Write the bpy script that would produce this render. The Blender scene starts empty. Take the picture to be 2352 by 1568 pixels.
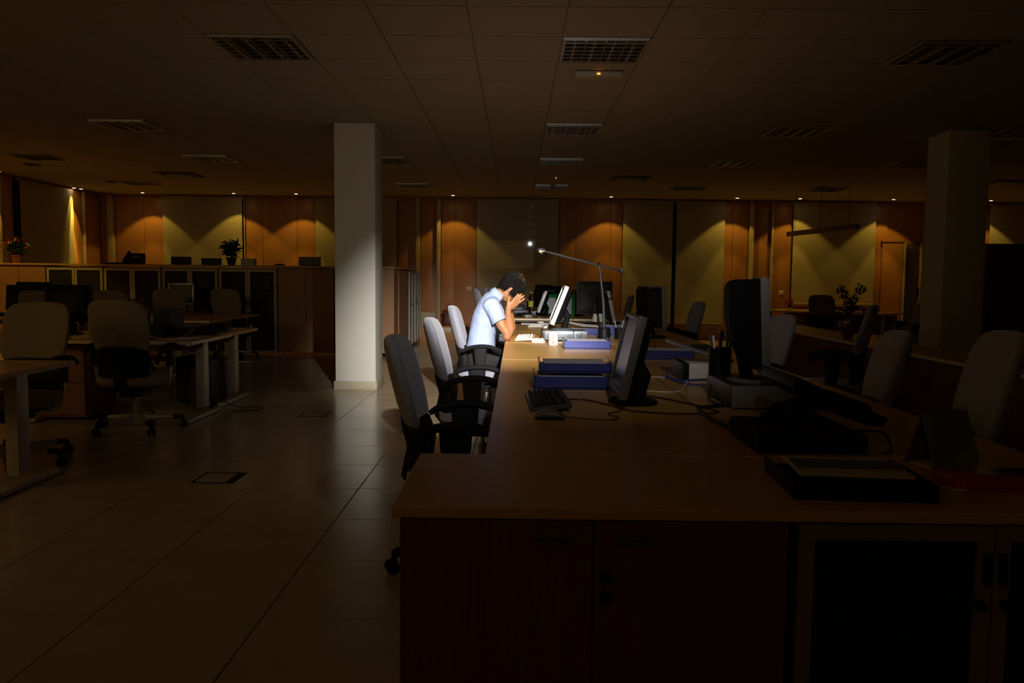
import bpy, bmesh, math, random
from mathutils import Vector, Matrix
random.seed(7)
D = bpy.data
S = bpy.context.scene
C = S.collection
PI = math.pi
R = math.radians

# ------------------------------------------------------------------ camera
H_CAM = 1.20
F_PX = 1850.0
pitch = math.atan(144.0 / F_PX); yaw = -8.5 / F_PX; roll = 0.010
fw = Vector((math.sin(yaw) * math.cos(pitch), math.cos(yaw) * math.cos(pitch), -math.sin(pitch)))
rt = Vector((math.cos(yaw), -math.sin(yaw), 0)); up = rt.cross(fw)
rt, up = rt * math.cos(roll) + up * math.sin(roll), up * math.cos(roll) - rt * math.sin(roll)
cd = D.cameras.new('camera'); cam = D.objects.new('camera', cd); C.objects.link(cam)
cam.matrix_world = Matrix(((rt.x, up.x, -fw.x, 0), (rt.y, up.y, -fw.y, 0), (rt.z, up.z, -fw.z, H_CAM), (0, 0, 0, 1)))
cd.sensor_width = 36; cd.lens = 36 * F_PX / 2352; cd.clip_start = 0.05; cd.clip_end = 100
S.camera = cam
CAM_M = (rt, up, fw)

# ------------------------------------------------------------------ colour management and world
S.view_settings.view_transform = 'Standard'; S.view_settings.look = 'None'
S.view_settings.gamma = 1; S.view_settings.use_curve_mapping = False
S.view_settings.exposure = 0.0
w = D.worlds.new('world'); S.world = w; w.use_nodes = True
w.node_tree.nodes['Background'].inputs[0].default_value = (1, .7, .35, 1)
w.node_tree.nodes['Background'].inputs[1].default_value = 0.0
S.cycles.max_bounces = 6; S.cycles.diffuse_bounces = 4; S.cycles.glossy_bounces = 3
S.cycles.transmission_bounces = 4; S.cycles.transparent_max_bounces = 6
S.cycles.sample_clamp_indirect = 1.5; S.cycles.sample_clamp_direct = 0
S.cycles.caustics_reflective = False; S.cycles.caustics_refractive = False
S.cycles.use_denoising = True
S.cycles.use_light_tree = True

KEY_POS = Vector((0.52, 1.0, 2.56)); KEY_AIM = Vector((-0.25, 7.0, 0.80))
KEY_W = 3250; KEY_COL = (1.0, .97, .92); KEY_ANG = 25.5
WARM = (1.0, .65, .10)
DOWN_W1 = 19.0; DOWN_W2 = 24.0
def light(name, kind, loc, energy, col, aim=None, **k):
    l = D.lights.new(name, kind); l.energy = energy; l.color = col
    for a, b in k.items(): setattr(l, a, b)
    o = D.objects.new(name, l); C.objects.link(o); o.location = loc
    if aim is not None:
        o.rotation_euler = (Vector(aim) - Vector(loc)).to_track_quat('-Z', 'Y').to_euler()
    return o
key = light('key_spot_light', 'SPOT', KEY_POS, KEY_W, KEY_COL, KEY_AIM, spot_size=R(KEY_ANG), spot_blend=1.0, shadow_soft_size=0.035)
light('key_spill_light', 'SPOT', KEY_POS, 70, KEY_COL, KEY_AIM, spot_size=R(62), spot_blend=1.0, shadow_soft_size=0.035)
# dim warm fill lights added out of view, at the left and behind the camera
light('left_fill_light', 'AREA', (-5.6, 1.9, 2.55), 18.0, (1.0, .66, .24), (-2.6, 8.5, .2), shape='RECTANGLE', size=3.0, size_y=1.0)
light('rear_fill_light', 'AREA', (-1.2, -2.2, 2.55), 6.5, (1.0, .66, .26), (-.6, 2.2, .3), shape='RECTANGLE', size=4.0, size_y=2.0)

# ------------------------------------------------------------------ materials
MATS = {}
def mat(name, col, rough=.6, metal=0.0, spec=.5, noise=.08, scale=30, bump=0.0, coat=0, emit=None, es=0, alpha=None, trans=0, kind='noise', stretch=(1, 1, 1), col2=None, sheen=0):
    if name in MATS: return MATS[name]
    m = D.materials.new(name); m.use_nodes = True; nt = m.node_tree; N = nt.nodes; L = nt.links
    b = N['Principled BSDF']
    b.inputs['Roughness'].default_value = rough; b.inputs['Metallic'].default_value = metal
    b.inputs['Specular IOR Level'].default_value = spec
    b.inputs['Coat Weight'].default_value = coat; b.inputs['Coat Roughness'].default_value = .02
    if sheen: b.inputs['Sheen Weight'].default_value = sheen
    if trans: b.inputs['Transmission Weight'].default_value = trans; b.inputs['IOR'].default_value = 1.45
    if alpha is not None: b.inputs['Alpha'].default_value = alpha
    c1 = Vector(col); c2 = Vector(col2) if col2 else c1 * (1 - noise * 2)
    tc = N.new('ShaderNodeTexCoord'); mp = N.new('ShaderNodeMapping'); mp.inputs['Scale'].default_value = stretch
    L.new(tc.outputs['Object'], mp.inputs['Vector'])
    tx = N.new('ShaderNodeTexNoise'); tx.inputs['Scale'].default_value = scale; tx.inputs['Detail'].default_value = 4
    L.new(mp.outputs['Vector'], tx.inputs['Vector'])
    rp = N.new('ShaderNodeValToRGB'); rp.color_ramp.elements[0].position = .3; rp.color_ramp.elements[1].position = .7
    rp.color_ramp.elements[0].color = (*c2, 1); rp.color_ramp.elements[1].color = (*c1, 1)
    L.new(tx.outputs['Fac'], rp.inputs['Fac']); L.new(rp.outputs['Color'], b.inputs['Base Color'])
    if bump:
        bp = N.new('ShaderNodeBump'); bp.inputs['Strength'].default_value = bump; bp.inputs['Distance'].default_value = .002
        L.new(tx.outputs['Fac'], bp.inputs['Height']); L.new(bp.outputs['Normal'], b.inputs['Normal'])
    if emit: b.inputs['Emission Color'].default_value = (*emit, 1); b.inputs['Emission Strength'].default_value = es
    MATS[name] = m; return m
M_beech = mat('beech_laminate', (.60, .335, .095), rough=.32, spec=.35, col2=(.52, .285, .078), scale=9, stretch=(1.2, 14, 14))
M_edge = mat('pale_edge_band', (.80, .62, .36), rough=.4)
M_cherry = mat('red_brown_veneer', (.15, .036, .012), rough=.55, col2=(.12, .028, .009), scale=8, stretch=(14, 14, 1))
M_cabw = mat('cabinet_veneer', (.38, .19, .078), rough=.55, col2=(.33, .155, .062), scale=8, stretch=(14, 14, 1))
M_panel = mat('wall_veneer', (.46, .20, .055), rough=.42, col2=(.37, .15, .04), scale=7, stretch=(16, 16, .6))
M_trimpale = mat('pale_wall_trim', (.50, .38, .20), rough=.5)
M_blind = mat('cream_blind_fabric', (.40, .33, .20), rough=.85, noise=.04, scale=160, stretch=(1, 1, 4))
M_blindg = mat('glazed_blind', (.42, .37, .29), rough=.7, noise=.04, scale=120, coat=1.0)
M_alu = mat('aluminium', (.62, .62, .58), rough=.35, metal=.7)
M_alud = mat('door_frame_aluminium', (.52, .45, .30), rough=.5, metal=.2)
M_black = mat('black_plastic', (.008, .008, .008), rough=.5, spec=.22)
M_blackm = mat('matt_black_plastic', (.011, .011, .012), rough=.75, spec=.25)
M_dark = mat('dark_grey_plastic', (.045, .045, .048), rough=.45)
M_grey = mat('grey_plastic', (.22, .22, .23), rough=.45)
M_silver = mat('silver_plastic', (.20, .215, .24), rough=.38, metal=.3)
M_bright = mat('bright_bezel', (.85, .86, .88), rough=.3)
M_white = mat('white_plastic', (.80, .78, .74), rough=.4)
M_beige = mat('beige_plastic', (.56, .50, .40), rough=.5)
M_chrome = mat('chrome', (.75, .75, .75), rough=.15, metal=1)
M_fab = mat('grey_chair_fabric', (.36, .35, .44), rough=.95, noise=.15, scale=260, bump=.4, sheen=.3)
M_fabw = mat('sand_chair_fabric', (.30, .23, .15), rough=.95, noise=.15, scale=260, bump=.4)
M_floor = mat('floor_tile_stone', (.44, .345, .225), rough=.22, spec=.5, noise=.08, scale=5)
M_grout = mat('dark_joint', (.03, .022, .015), rough=.9)
M_ceil = mat('ceiling_board', (.44, .385, .31), rough=.9, noise=.03, scale=90)
M_ceilgrid = mat('ceiling_rail', (.42, .37, .32), rough=.6)
M_pillar = mat('pillar_paint', (.66, .63, .55), rough=.75, noise=.02, scale=200)
M_skirt = mat('skirting_stone', (.46, .40, .28), rough=.5)
M_blue = mat('blue_plastic', (.040, .052, .26), rough=.30, coat=.3)
M_paper = mat('paper', (.72, .70, .74), rough=.8, noise=.03)
M_screen = mat('dark_lcd_glass', (.012, .011, .014), rough=.32, spec=.4)
M_glassd = mat('dark_door_glass', (.055, .050, .028), rough=.12, spec=.6, alpha=.5)
M_skin = mat('skin', (.46, .205, .088), rough=.5, noise=.05, scale=40)
M_shirt = mat('pale_blue_shirt', (.42, .50, .74), rough=.85, noise=.02)
M_hair = mat('black_hair', (.007, .0055, .004), rough=.6, spec=.22)
M_trous = mat('black_trousers', (.014, .013, .013), rough=.85)
M_leaf = mat('leaf_green', (.10, .20, .045), rough=.5)
M_leafd = mat('dark_leaf', (.012, .022, .008), rough=.5)
M_red = mat('red_petal', (.75, .10, .02), rough=.6)
M_orange = mat('orange_petal', (.85, .25, .03), rough=.6)
M_redd = mat('dark_red_petal', (.10, .008, .012), rough=.6)
M_pot = mat('terracotta_pot', (.28, .08, .03), rough=.6)
M_glass = mat('clear_glass', (.85, .88, .85), rough=.03, trans=1.0, noise=0)
M_green = mat('green_bag_plastic', (.02, .26, .045), rough=.3, noise=.2, scale=14)
M_steel = mat('lamp_black_metal', (.07, .075, .085), rough=.38, metal=.3)
M_lens = mat('lit_halogen_lens', (1, .9, .7), emit=(1.0, .74, .38), es=22)
M_keylens = mat('lit_spot_lens', (1, 1, 1), emit=(1.0, .98, .95), es=400)
M_led = mat('orange_pilot_light', (1, .4, .05), emit=(1.0, .26, .02), es=4)
M_louv = mat('mirror_louvre', (.62, .60, .56), rough=.22, metal=.9)
M_socket = mat('cream_switch_plate', (.72, .64, .42), rough=.5)
M_bag = mat('dark_red_leather', (.12, .018, .010), rough=.45)
M_cblue = mat('blue_cable', (.04, .10, .42), rough=.5)
M_cred = mat('dark_red_cable', (.06, .008, .008), rough=.5)
M_redg = mat('red_glossy_cover', (.38, .012, .012), rough=.12, coat=1)
M_yell = mat('yellow_label', (.75, .68, .05), rough=.5)
M_metalleg = mat('desk_leg_metal', (.46, .40, .30), rough=.45, metal=.25)

# ------------------------------------------------------------------ mesh helpers
class MB:
    def __init__(s): s.b = bmesh.new()
    def box(s, c, d, rot=None, bev=0.0, taper=None):
        vs = []
        for i in (-1, 1):
            for j in (-1, 1):
                for k in (-1, 1):
                    t = 1 if (taper is None or k < 0) else taper
                    vs.append(s.b.verts.new((i * d[0] / 2 * t, j * d[1] / 2 * t, k * d[2] / 2)))
        fs = [s.b.faces.new([vs[q] for q in f]) for f in ((0, 1, 3, 2), (4, 6, 7, 5), (0, 4, 5, 1), (2, 3, 7, 6), (0, 2, 6, 4), (1, 5, 7, 3))]
        if bev:
            es = {e for f in fs for e in f.edges}
            r = bmesh.ops.bevel(s.b, geom=list(es), offset=bev, segments=2, affect='EDGES', profile=.6)
            vs = list({v for f in r['faces'] for v in f.verts} | {v for v in vs if v.is_valid})
        M = Matrix.Translation(Vector(c)) @ (rot.to_4x4() if rot is not None else Matrix())
        bmesh.ops.transform(s.b, matrix=M, verts=vs)
        return s
    def loft(s, rings, cap=True):
        rr = [[s.b.verts.new(p) for p in r] for r in rings]
        n = len(rr[0])
        for a, b in zip(rr, rr[1:]):
            for i in range(n):
                s.b.faces.new((a[i], a[(i + 1) % n], b[(i + 1) % n], b[i]))
        if cap:
            s.b.faces.new(rr[0][::-1]); s.b.faces.new(rr[-1])
        return s
    def tube(s, pts, r, seg=8, cap=True, squash=None):
        pts = [Vector(p) for p in pts]; n = len(pts)
        rs = r if isinstance(r, (list, tuple)) else [r] * n
        rings = []; pv = None
        for i, p in enumerate(pts):
            t = (pts[min(i + 1, n - 1)] - pts[max(i - 1, 0)]).normalized()
            if pv is None:
                pv = t.orthogonal().normalized() if squash is None else (Vector(squash[0]) - t * t.dot(Vector(squash[0]))).normalized()
            else:
                pv = (pv - t * t.dot(pv)).normalized()
            q = t.cross(pv); k = 1 if squash is None else squash[1]
            rings.append([p + (pv * math.cos(a) * k + q * math.sin(a)) * rs[i] for a in [2 * PI * j / seg for j in range(seg)]])
        return s.loft(rings, cap)
    def cyl(s, p0, p1, r0, r1=None, seg=16): return s.tube([p0, p1], [r0, r0 if r1 is None else r1], seg)
    def lathe(s, prof, c=(0, 0, 0), seg=20):
        c = Vector(c)
        return s.loft([[c + Vector((r * math.cos(2 * PI * j / seg), r * math.sin(2 * PI * j / seg), z)) for j in range(seg)] for r, z in prof])
    def ball(s, c, r, seg=16, rot=None):
        if not isinstance(r, (tuple, list)): r = (r, r, r)
        M = Matrix.Translation(Vector(c)) @ (rot.to_4x4() if rot is not None else Matrix()) @ Matrix.Diagonal((*r, 1))
        bmesh.ops.create_uvsphere(s.b, u_segments=seg, v_segments=max(6, seg // 2 + 2), radius=1, matrix=M)
        return s
    def poly(s, pts, h):
        """closed outline extruded by vector h"""
        a = [s.b.verts.new(p) for p in pts]; h = Vector(h); b = [s.b.verts.new(Vector(p) + h) for p in pts]
        n = len(a)
        for i in range(n): s.b.faces.new((a[i], a[(i + 1) % n], b[(i + 1) % n], b[i]))
        s.b.faces.new(a[::-1]); s.b.faces.new(b); return s
    def build(s, name, m, parent=None, smooth=True, **props):
        bmesh.ops.recalc_face_normals(s.b, faces=s.b.faces[:])
        me = D.meshes.new(name)
        if smooth:
            for f in s.b.faces: f.smooth = True
            for e in s.b.edges:
                if len(e.link_faces) == 2 and e.calc_face_angle(0) > R(38): e.smooth = False
        s.b.to_mesh(me); s.b.free(); me.materials.append(m)
        o = D.objects.new(name, me); C.objects.link(o)
        if parent is not None: o.parent = parent
        for k, v in props.items(): o[k] = v
        return o
def rect(cx, cy, z0, w, d, r=None): pass
def thing(name, label, cat, loc=(0, 0, 0), rz=0, group=None):
    o = D.objects.new(name, None); C.objects.link(o); o.empty_display_size = .05
    o.location = loc; o.rotation_euler = (0, 0, rz); o['label'] = label; o['category'] = cat
    if group: o['group'] = group
    return o
def tag(o, label, cat, group=None):
    o['label'] = label; o['category'] = cat
    if group: o['group'] = group
    return o
def kids(o): return [x for x in KIDMAP.get(o.name, [])]
KIDMAP = {}
def remap():
    KIDMAP.clear()
    for o in D.objects:
        if o.parent: KIDMAP.setdefault(o.parent.name, []).append(o)
def dup(root, loc, rz, label, group=None):
    remap()
    def cp(o, par):
        c = o.copy(); C.objects.link(c); c.parent = par
        for k in kids(o): cp(k, c)
        return c
    r = cp(root, None); r.location = loc; r.rotation_euler = (0, 0, rz); r['label'] = label
    if group: r['group'] = group
    return r
def ringsuper(c, u, v, a, b, n=20, p=2.6):
    """superellipse ring, centre c, axes u,v with half sizes a,b"""
    out = []
    for i in range(n):
        t = 2 * PI * i / n; ct, st = math.cos(t), math.sin(t)
        out.append(Vector(c) + Vector(u) * a * math.copysign(abs(ct) ** (2 / p), ct) + Vector(v) * b * math.copysign(abs(st) ** (2 / p), st))
    return out
def proj(p):
    v = Vector(p) - Vector((0, 0, H_CAM)); z = v.dot(fw)
    if z < .1: return None
    return 1176 + F_PX * v.dot(rt) / z, 784 - F_PX * v.dot(up) / z

# ------------------------------------------------------------------ the room
CEIL = 2.81; WY = 16.35; LX = -8.40; RX = 10.6; BY = -4.5; FT = 0.0
FX0, FX1, FY1 = LX, RX, WY
fl = MB().box(((LX + RX) / 2, (BY + WY) / 2, -.10), (RX - LX + .4, WY - BY + .4, .18)).build('floor', M_grout, kind='structure')
cl = MB().box(((LX + RX) / 2, (BY + WY) / 2, CEIL + .12), (RX - LX + .4, WY - BY + .4, .2)).build('ceiling', M_ceilgrid, kind='structure')
def visible(x, y, z, m=40):
    q = proj((x, y, z)); return q and -m < q[0] < 2352 + m and -m < q[1] < 1568 + m
# floor tiles
TX, TY = .600, .585; X0, Y0 = -.885, 2.75
def tmesh(w, d, h, bev, m, nm):
    o = MB().box((0, 0, 0), (w, d, h), bev=bev); o2 = o.build(nm, m, smooth=False); me = o2.data; D.objects.remove(o2); return me
ftile = tmesh(TX - .005, TY - .005, .012, .0015, M_floor, 'floor_tile')
near = []; rest = []
i0 = int((LX - X0) / TX) - 1
for i in range(i0, int((RX - X0) / TX) + 1):
    for j in range(-13, 25):
        x = X0 + (i + .5) * TX; y = Y0 + (j + .5) * TY
        if x < LX + .25 or x > RX - .25 or y < BY + .25 or y > WY - .25: continue
        vis = y > 1 and visible(x, y, 0) and not (-.1 < x < 1.5 and 1.9 < y < 9.2) and not (-8 < x < -1.9 and y > 12.2)
        (near if vis else rest).append((x, y))
near.sort(key=lambda p: p[1] + abs(p[0]) * .1); rest += near[290:]; near = near[:290]
for x, y in near:
    o = D.objects.new('floor_tile', ftile); C.objects.link(o); o.location = (x, y, -.006); o.parent = fl
b = MB()
for x, y in rest: b.box((x, y, -.006), (TX - .005, TY - .005, .012))
b.build('floor_tiles_beyond', M_floor, fl, smooth=False, kind='stuff')
# ceiling tiles and the cells that hold lights
CT = .60; CX0, CY0 = .29, 5.53
LUM = [(0, 0), (-4, 0), (4, 0), (-8, 0), (0, 5), (-8, 5), (4, 5), (8, 5), (0, 9), (-4, 9), (-8, 9), (4, 9), (8, 9), (-12, 9),
       (0, 14), (-4, 14), (-12, 14), (4, 14), (8, 14)]
CASS = [(-10, 12), (2, 12), (12, 12)]
skip = set(LUM)
for (i, j) in CASS: skip.add((i, j))
ctile = tmesh(CT - .008, CT - .008, .016, .003, M_ceil, 'ceiling_tile')
near = []; rest = []
for i in range(-15, 18):
    for j in range(-16, 18):
        x = CX0 + (i + .5) * CT; y = CY0 + (j + .5) * CT
        if x < LX + .2 or x > RX - .25 or y < BY + .25 or y > WY - .2 or (i, j) in skip: continue
        (near if y > 3 and visible(x, y, CEIL) else rest).append((x, y))
near.sort(key=lambda p: p[1]); rest += near[298:]; near = near[:298]
for x, y in near:
    o = D.objects.new('ceiling_tile', ctile); C.objects.link(o); o.location = (x, y, CEIL + .012); o.parent = cl
b = MB()
for x, y in rest: b.box((x, y, CEIL + .012), (CT - .008, CT - .008, .016))
b.build('ceiling_tiles_beyond', M_ceil, cl, smooth=False, kind='stuff')
# walls
wf = MB().box(((LX + RX) / 2, WY + .12, 1.45), (RX - LX + .6, .2, 3.3)).build('wall_far', M_panel, kind='structure')
wl = MB().box((LX - .12, (BY + WY) / 2, 1.45), (.2, WY - BY + .4, 3.3)).build('wall_left', M_panel, kind='structure')
wr = MB().box((RX + .12, (BY + WY) / 2, 1.45), (.2, WY - BY + .4, 3.3)).build('wall_right', M_panel, kind='structure')
wb = MB().box(((LX + RX) / 2, BY - .12, 1.45), (RX - LX + .6, .2, 3.3)).build('wall_back', M_panel, kind='structure')
def fx(px): return (px - 1185) / F_PX * (WY - .02)
def panel(x0, x1, m=M_panel, t=.03, z0=.02, z1=CEIL - .02, nm='wood_panel'):
    MB().box(((x0 + x1) / 2, WY - t / 2 + .02, (z0 + z1) / 2), (x1 - x0 - .008, t, z1 - z0), bev=.003).build(nm, m, wf)
for seq in ([268, 333, 380], [566, 604, 683, 727], [915, 954], [966, 1003], [1013, 1042, 1093], [1280, 1320, 1400, 1425], [1657, 1677, 1712],
            [1723, 1762], [1769, 1809], [1999, 2028], [2108, 2180, 2252]):
    for a, b_ in zip(seq, seq[1:]): panel(fx(a), fx(b_))
for a, b_, t in ((955, 965, .10), (1003.5, 1012, .12), (1713, 1722, .13), (1763, 1768, .08), (254, 267, .12), (563, 565.5, .06)):
    MB().box(((fx(a) + fx(b_)) / 2, WY - t / 2, CEIL / 2), (fx(b_) - fx(a), t, CEIL - .04), bev=.01).build('pale_pilaster', M_trimpale, wf)
def blind(px0, px1, label, m=M_blind, z0=.34, y=WY - .10, rot=0, loc=None):
    x0, x1 = fx(px0), fx(px1); wd = x1 - x0
    t = thing('roller_blind', label, 'blind', ((x0 + x1) / 2, y, 0) if loc is None else loc[:3], rot)
    if loc is not None: wd = loc[3]
    MB().box((0, 0, (z0 + CEIL - .05) / 2), (wd, .004, CEIL - .05 - z0)).build('blind_fabric', m, t, smooth=False)
    MB().cyl((-wd / 2, .02, CEIL - .045), (wd / 2, .02, CEIL - .045), .022).build('roller_tube', M_trimpale, t)
    MB().box((0, 0, z0), (wd, .016, .028), bev=.004).build('bottom_bar', M_trimpale, t)
    for sx in (-1, 1): MB().box((sx * (wd / 2 + .01), .03, CEIL - .045), (.014, .08, .07)).build('bracket', M_trimpale, t)
blind(381, 561, 'cream roller blind on the far wall behind the small potted plant')
blind(729, 912, 'cream roller blind mostly hidden behind the white pillar')
blind(1094, 1279, 'grey-brown roller blind with a bright lamp mirrored in its glazing', M_blindg)
blind(1426, 1538, 'narrow cream roller blind left of the black gap')
blind(1547, 1656, 'narrow cream roller blind right of the black gap')
blind(1811, 1997, 'wide cream roller blind behind the hanging linear lamp', z0=.76)
blind(2254, 2400, 'dark cream roller blind right of the right-hand pillar')
blind(0, 0, 'tall blind on the left wall beside the bright streak of light', loc=(LX + .065, 14.42, 0, 1.62), rot=PI / 2)
MB().box((fx(1542.5), WY - .03, 1.4), (.07, .05, 2.7)).build('window_gap', M_black, wf)
# low ledge under the window at the back of the hall
lg = MB().box((-.85, 15.85, .14), (2.7, .96, .28), bev=.01).build('trim_1', M_panel, kind='structure')
MB().box((6.3, 16.15, .37), (1.7, .36, .74), bev=.01).build('trim_2', M_panel, kind='structure')
MB().box((6.3, 15.95, .755), (1.75, .03, .03), bev=.004).build('trim_3', M_trimpale, kind='structure')
# left wall cladding
def lpanel(y0, y1, m=M_panel, t=.03, nm='wood_panel'):
    MB().box((LX + t / 2 - .02, (y0 + y1) / 2, CEIL / 2), (t, y1 - y0 - .008, CEIL - .04), bev=.003).build(nm, m, wl)
lpanel(15.26, 15.62); lpanel(15.66, 16.28); lpanel(13.12, 13.50); lpanel(12.2, 13.05); lpanel(10.6, 12.2); lpanel(9.0, 10.6)
MB().box((LX + .04, 15.64, CEIL / 2), (.06, .03, CEIL - .04), bev=.006).build('pale_pilaster', M_trimpale, wl)
MB().box((LX + .04, 13.085, CEIL / 2), (.06, .04, CEIL - .04), bev=.006).build('pale_pilaster', M_trimpale, wl)
MB().box((LX + .02, 13.56, CEIL / 2), (.05, .08, CEIL - .1)).build('window_gap', M_black, wl)
# door at the right of the far wall
dr = MB().box((7.55, WY - .03, 1.0), (.42, .05, 2.0), bev=.006).build('door_1', M_panel, kind='structure')
MB().box((7.55, WY - .03, 2.03), (.46, .08, .05), bev=.006).build('door_frame', M_panel, dr)
d2 = MB().box((7.95, WY - .05, 1.0), (.30, .03, 1.96)).build('door_2', M_glassd, kind='structure')
for x in (7.79, 8.11): MB().box((x, WY - .05, 1.0), (.035, .05, 2.0)).build('door_frame', M_trimpale, d2)
MB().box((8.06, WY - .10, 1.02), (.03, .06, .14), bev=.008).build('door_handle', M_black, d2)
# pillars
def pillar(x0, x1, y0, y1, n):
    cx, cy, sx, sy = (x0 + x1) / 2, (y0 + y1) / 2, x1 - x0, y1 - y0
    p = MB().box((cx, cy, CEIL / 2), (sx, sy, CEIL), bev=.006).build(n, M_pillar, kind='structure')
    b = MB()
    for c, d in (((cx, y0 - .008, .045), (sx + .032, .016, .09)), ((cx, y1 + .008, .045), (sx + .032, .016, .09)), ((x0 - .008, cy, .045), (.016, sy, .09)), ((x1 + .008, cy, .045), (.016, sy, .09))):
        b.box(c, d, bev=.003)
    b.build('skirting', M_skirt, p)
pillar(-1.925, -1.495, 8.56, 9.0, 'pillar_left'); pillar(4.55, 4.985, 8.65, 9.1, 'pillar_right')
# recessed louvred ceiling lights (off)
POSN = {(0, 0): 'nearest the camera above the desk row', (-4, 0): 'with orange glints, left of the one above the desk row', (4, 0): 'in the dark nearest right corner',
        (-8, 0): 'cut by the left edge of the ceiling view', (0, 5): 'second in the row over the desks', (-8, 5): 'second in the left row, above the near desks', (4, 5): 'second in the right row, above the tall dark monitor',
        (8, 5): 'right of the top of the right pillar', (0, 9): 'third in the row over the desks', (-4, 9): 'just right of the white pillar top', (-8, 9): 'faint one left of the dark air unit on the left',
        (4, 9): 'third in the right row, before the far wall', (8, 9): 'just left of the right pillar', (-12, 9): 'with bright glints above the left cabinets', (0, 14): 'last in the row, glinting near the far wall',
        (-4, 14): 'faint one nearest the far wall behind the pillar', (-12, 14): 'glinting one nearest the left far corner', (4, 14): 'faint one nearest the far wall over the narrow blinds', (8, 14): 'near the wire of the hanging lamp'}
lum0 = None
for (i, j) in LUM:
    loc = (CX0 + (i + .5) * CT, CY0 + (j + .5) * CT, CEIL); lab = 'louvred ceiling light, off, ' + POSN[(i, j)]
    if lum0 is None:
        t = lum0 = thing('ceiling_light', lab, 'ceiling light', loc, group='recessed louvred ceiling lights')
        b = MB()
        for sx, sy, dx, dy in ((0, 1, .58, .022), (0, -1, .58, .022), (1, 0, .022, .54), (-1, 0, .022, .54)): b.box((sx * .281, sy * .281, .0), (dx, dy, .022))
        b.build('frame', M_alu, t, smooth=False)
        MB().box((0, 0, .017), (.545, .545, .003)).build('reflector', mat('dim_reflector', (.22, .18, .13), rough=.25, metal=.6), t, smooth=False)
        for k in range(3): MB().box(((k - 1) * .136, 0, -.004), (.010, .54, .036)).build('louvre_rail', M_louv, t, smooth=False)
        for k in range(6): MB().box((0, (k - 2.5) * .09, -.003), (.54, .006, .030)).build('louvre_blade', M_louv, t, smooth=False)
        for k in range(4): MB().cyl(((k - 1.5) * .136, -.26, .004), ((k - 1.5) * .136, .26, .004), .008, seg=8).build('lamp_tube', M_white, t)
    else:
        dup(lum0, loc, 0, lab)
CN = ['dark square air-conditioning cassette above the left cabinets', 'dark square air-conditioning cassette above the narrow far blinds', 'dark square air-conditioning cassette right of the right pillar']
c0 = None
for (i, j), lab in zip(CASS, CN):
    loc = (CX0 + (i + .5) * CT, CY0 + (j + .5) * CT, CEIL)
    if c0 is None:
        t = c0 = thing('air_cassette', lab, 'air conditioner', loc, group='ceiling air cassettes')
        MB().box((0, 0, .0), (.59, .59, .03), bev=.008).build('casing', M_dark, t)
        MB().box((0, 0, -.018), (.36, .36, .012), bev=.003).build('intake_grille', M_grey, t)
        for sx, sy, dx, dy in ((0, 1, .4, .05), (0, -1, .4, .05), (1, 0, .05, .4), (-1, 0, .05, .4)):
            MB().box((sx * .235, sy * .235, -.016), (dx, dy, .006)).build('air_flap', M_black, t)
    else: dup(c0, loc, 0, lab)
for x, y, lab in ((-7.15, 12.0, 'small dark round ceiling vent nearest the left wall'), (-7.05, 14.1, 'small dark round ceiling vent by the glinting far light')):
    t = thing('ceiling_vent', lab, 'vent', (x, y, CEIL)); MB().lathe([(.02, -.012), (.11, -.012), (.13, -.002), (.13, 0)]).build('vent_cover', M_dark, t); MB().lathe([(.0, -.02), (.05, -.018), (.06, -.012)]).build('vent_core', M_black, t)
# emergency light with its pilot lamp
t = thing('emergency_light', 'white emergency light bar with a glowing orange pilot lamp', 'light', (.62, 6.42, CEIL))
MB().box((0, 0, -.022), (.36, .10, .044), bev=.012).build('casing', mat('emergency_light_casing', (.5, .46, .40), rough=.5), t)
MB().ball((0, -.054, -.024), (.014, .006, .006), 10).build('pilot_lamp', M_led, t)
t = thing('smoke_detector', 'small ceiling smoke detector with an orange lamp, before the last light of the row', 'detector', (.60, 12.7, CEIL))
MB().lathe([(.0, -.04), (.035, -.04), (.05, -.02), (.05, 0)]).build('casing', M_beige, t); MB().ball((.0, -.03, -.043), .008, 8).build('pilot_lamp', M_led, t)
# halogen downlights washing the far wall
DL = [(-7.33, 15.9, 'at the left far corner above the black telephone'), (-5.53, 15.85, 'above the small potted plant'), (-4.31, 15.85, 'just left of the white pillar'),
      (-1.25, 15.85, 'right of the white pillar, above the seamed wood panels'), (1.83, 15.85, 'above the far monitors and the desk lamp arm'), (4.28, 15.85, 'left one of the close pair over the tall monitor'),
      (5.50, 15.85, 'over the left end of the hanging lamp'), (7.31, 15.85, 'just left of the right pillar'), (-8.23, 15.33, 'beside the bright streak on the left wall'), (-8.20, 12.85, 'cut by the left edge of the view')]
DL += [(-8.20, 10.5, 'third along the left wall, outside the picture'), (-8.20, 8.2, 'fourth along the left wall, outside the picture'), (-7.45, 11.15, 'before the left end of the cabinets, outside the picture'), (9.2, 15.85, 'hidden right of the right pillar'), (-8.27, 15.16, 'tight against the left wall, at the head of the bright streak')]
d0 = None
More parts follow.
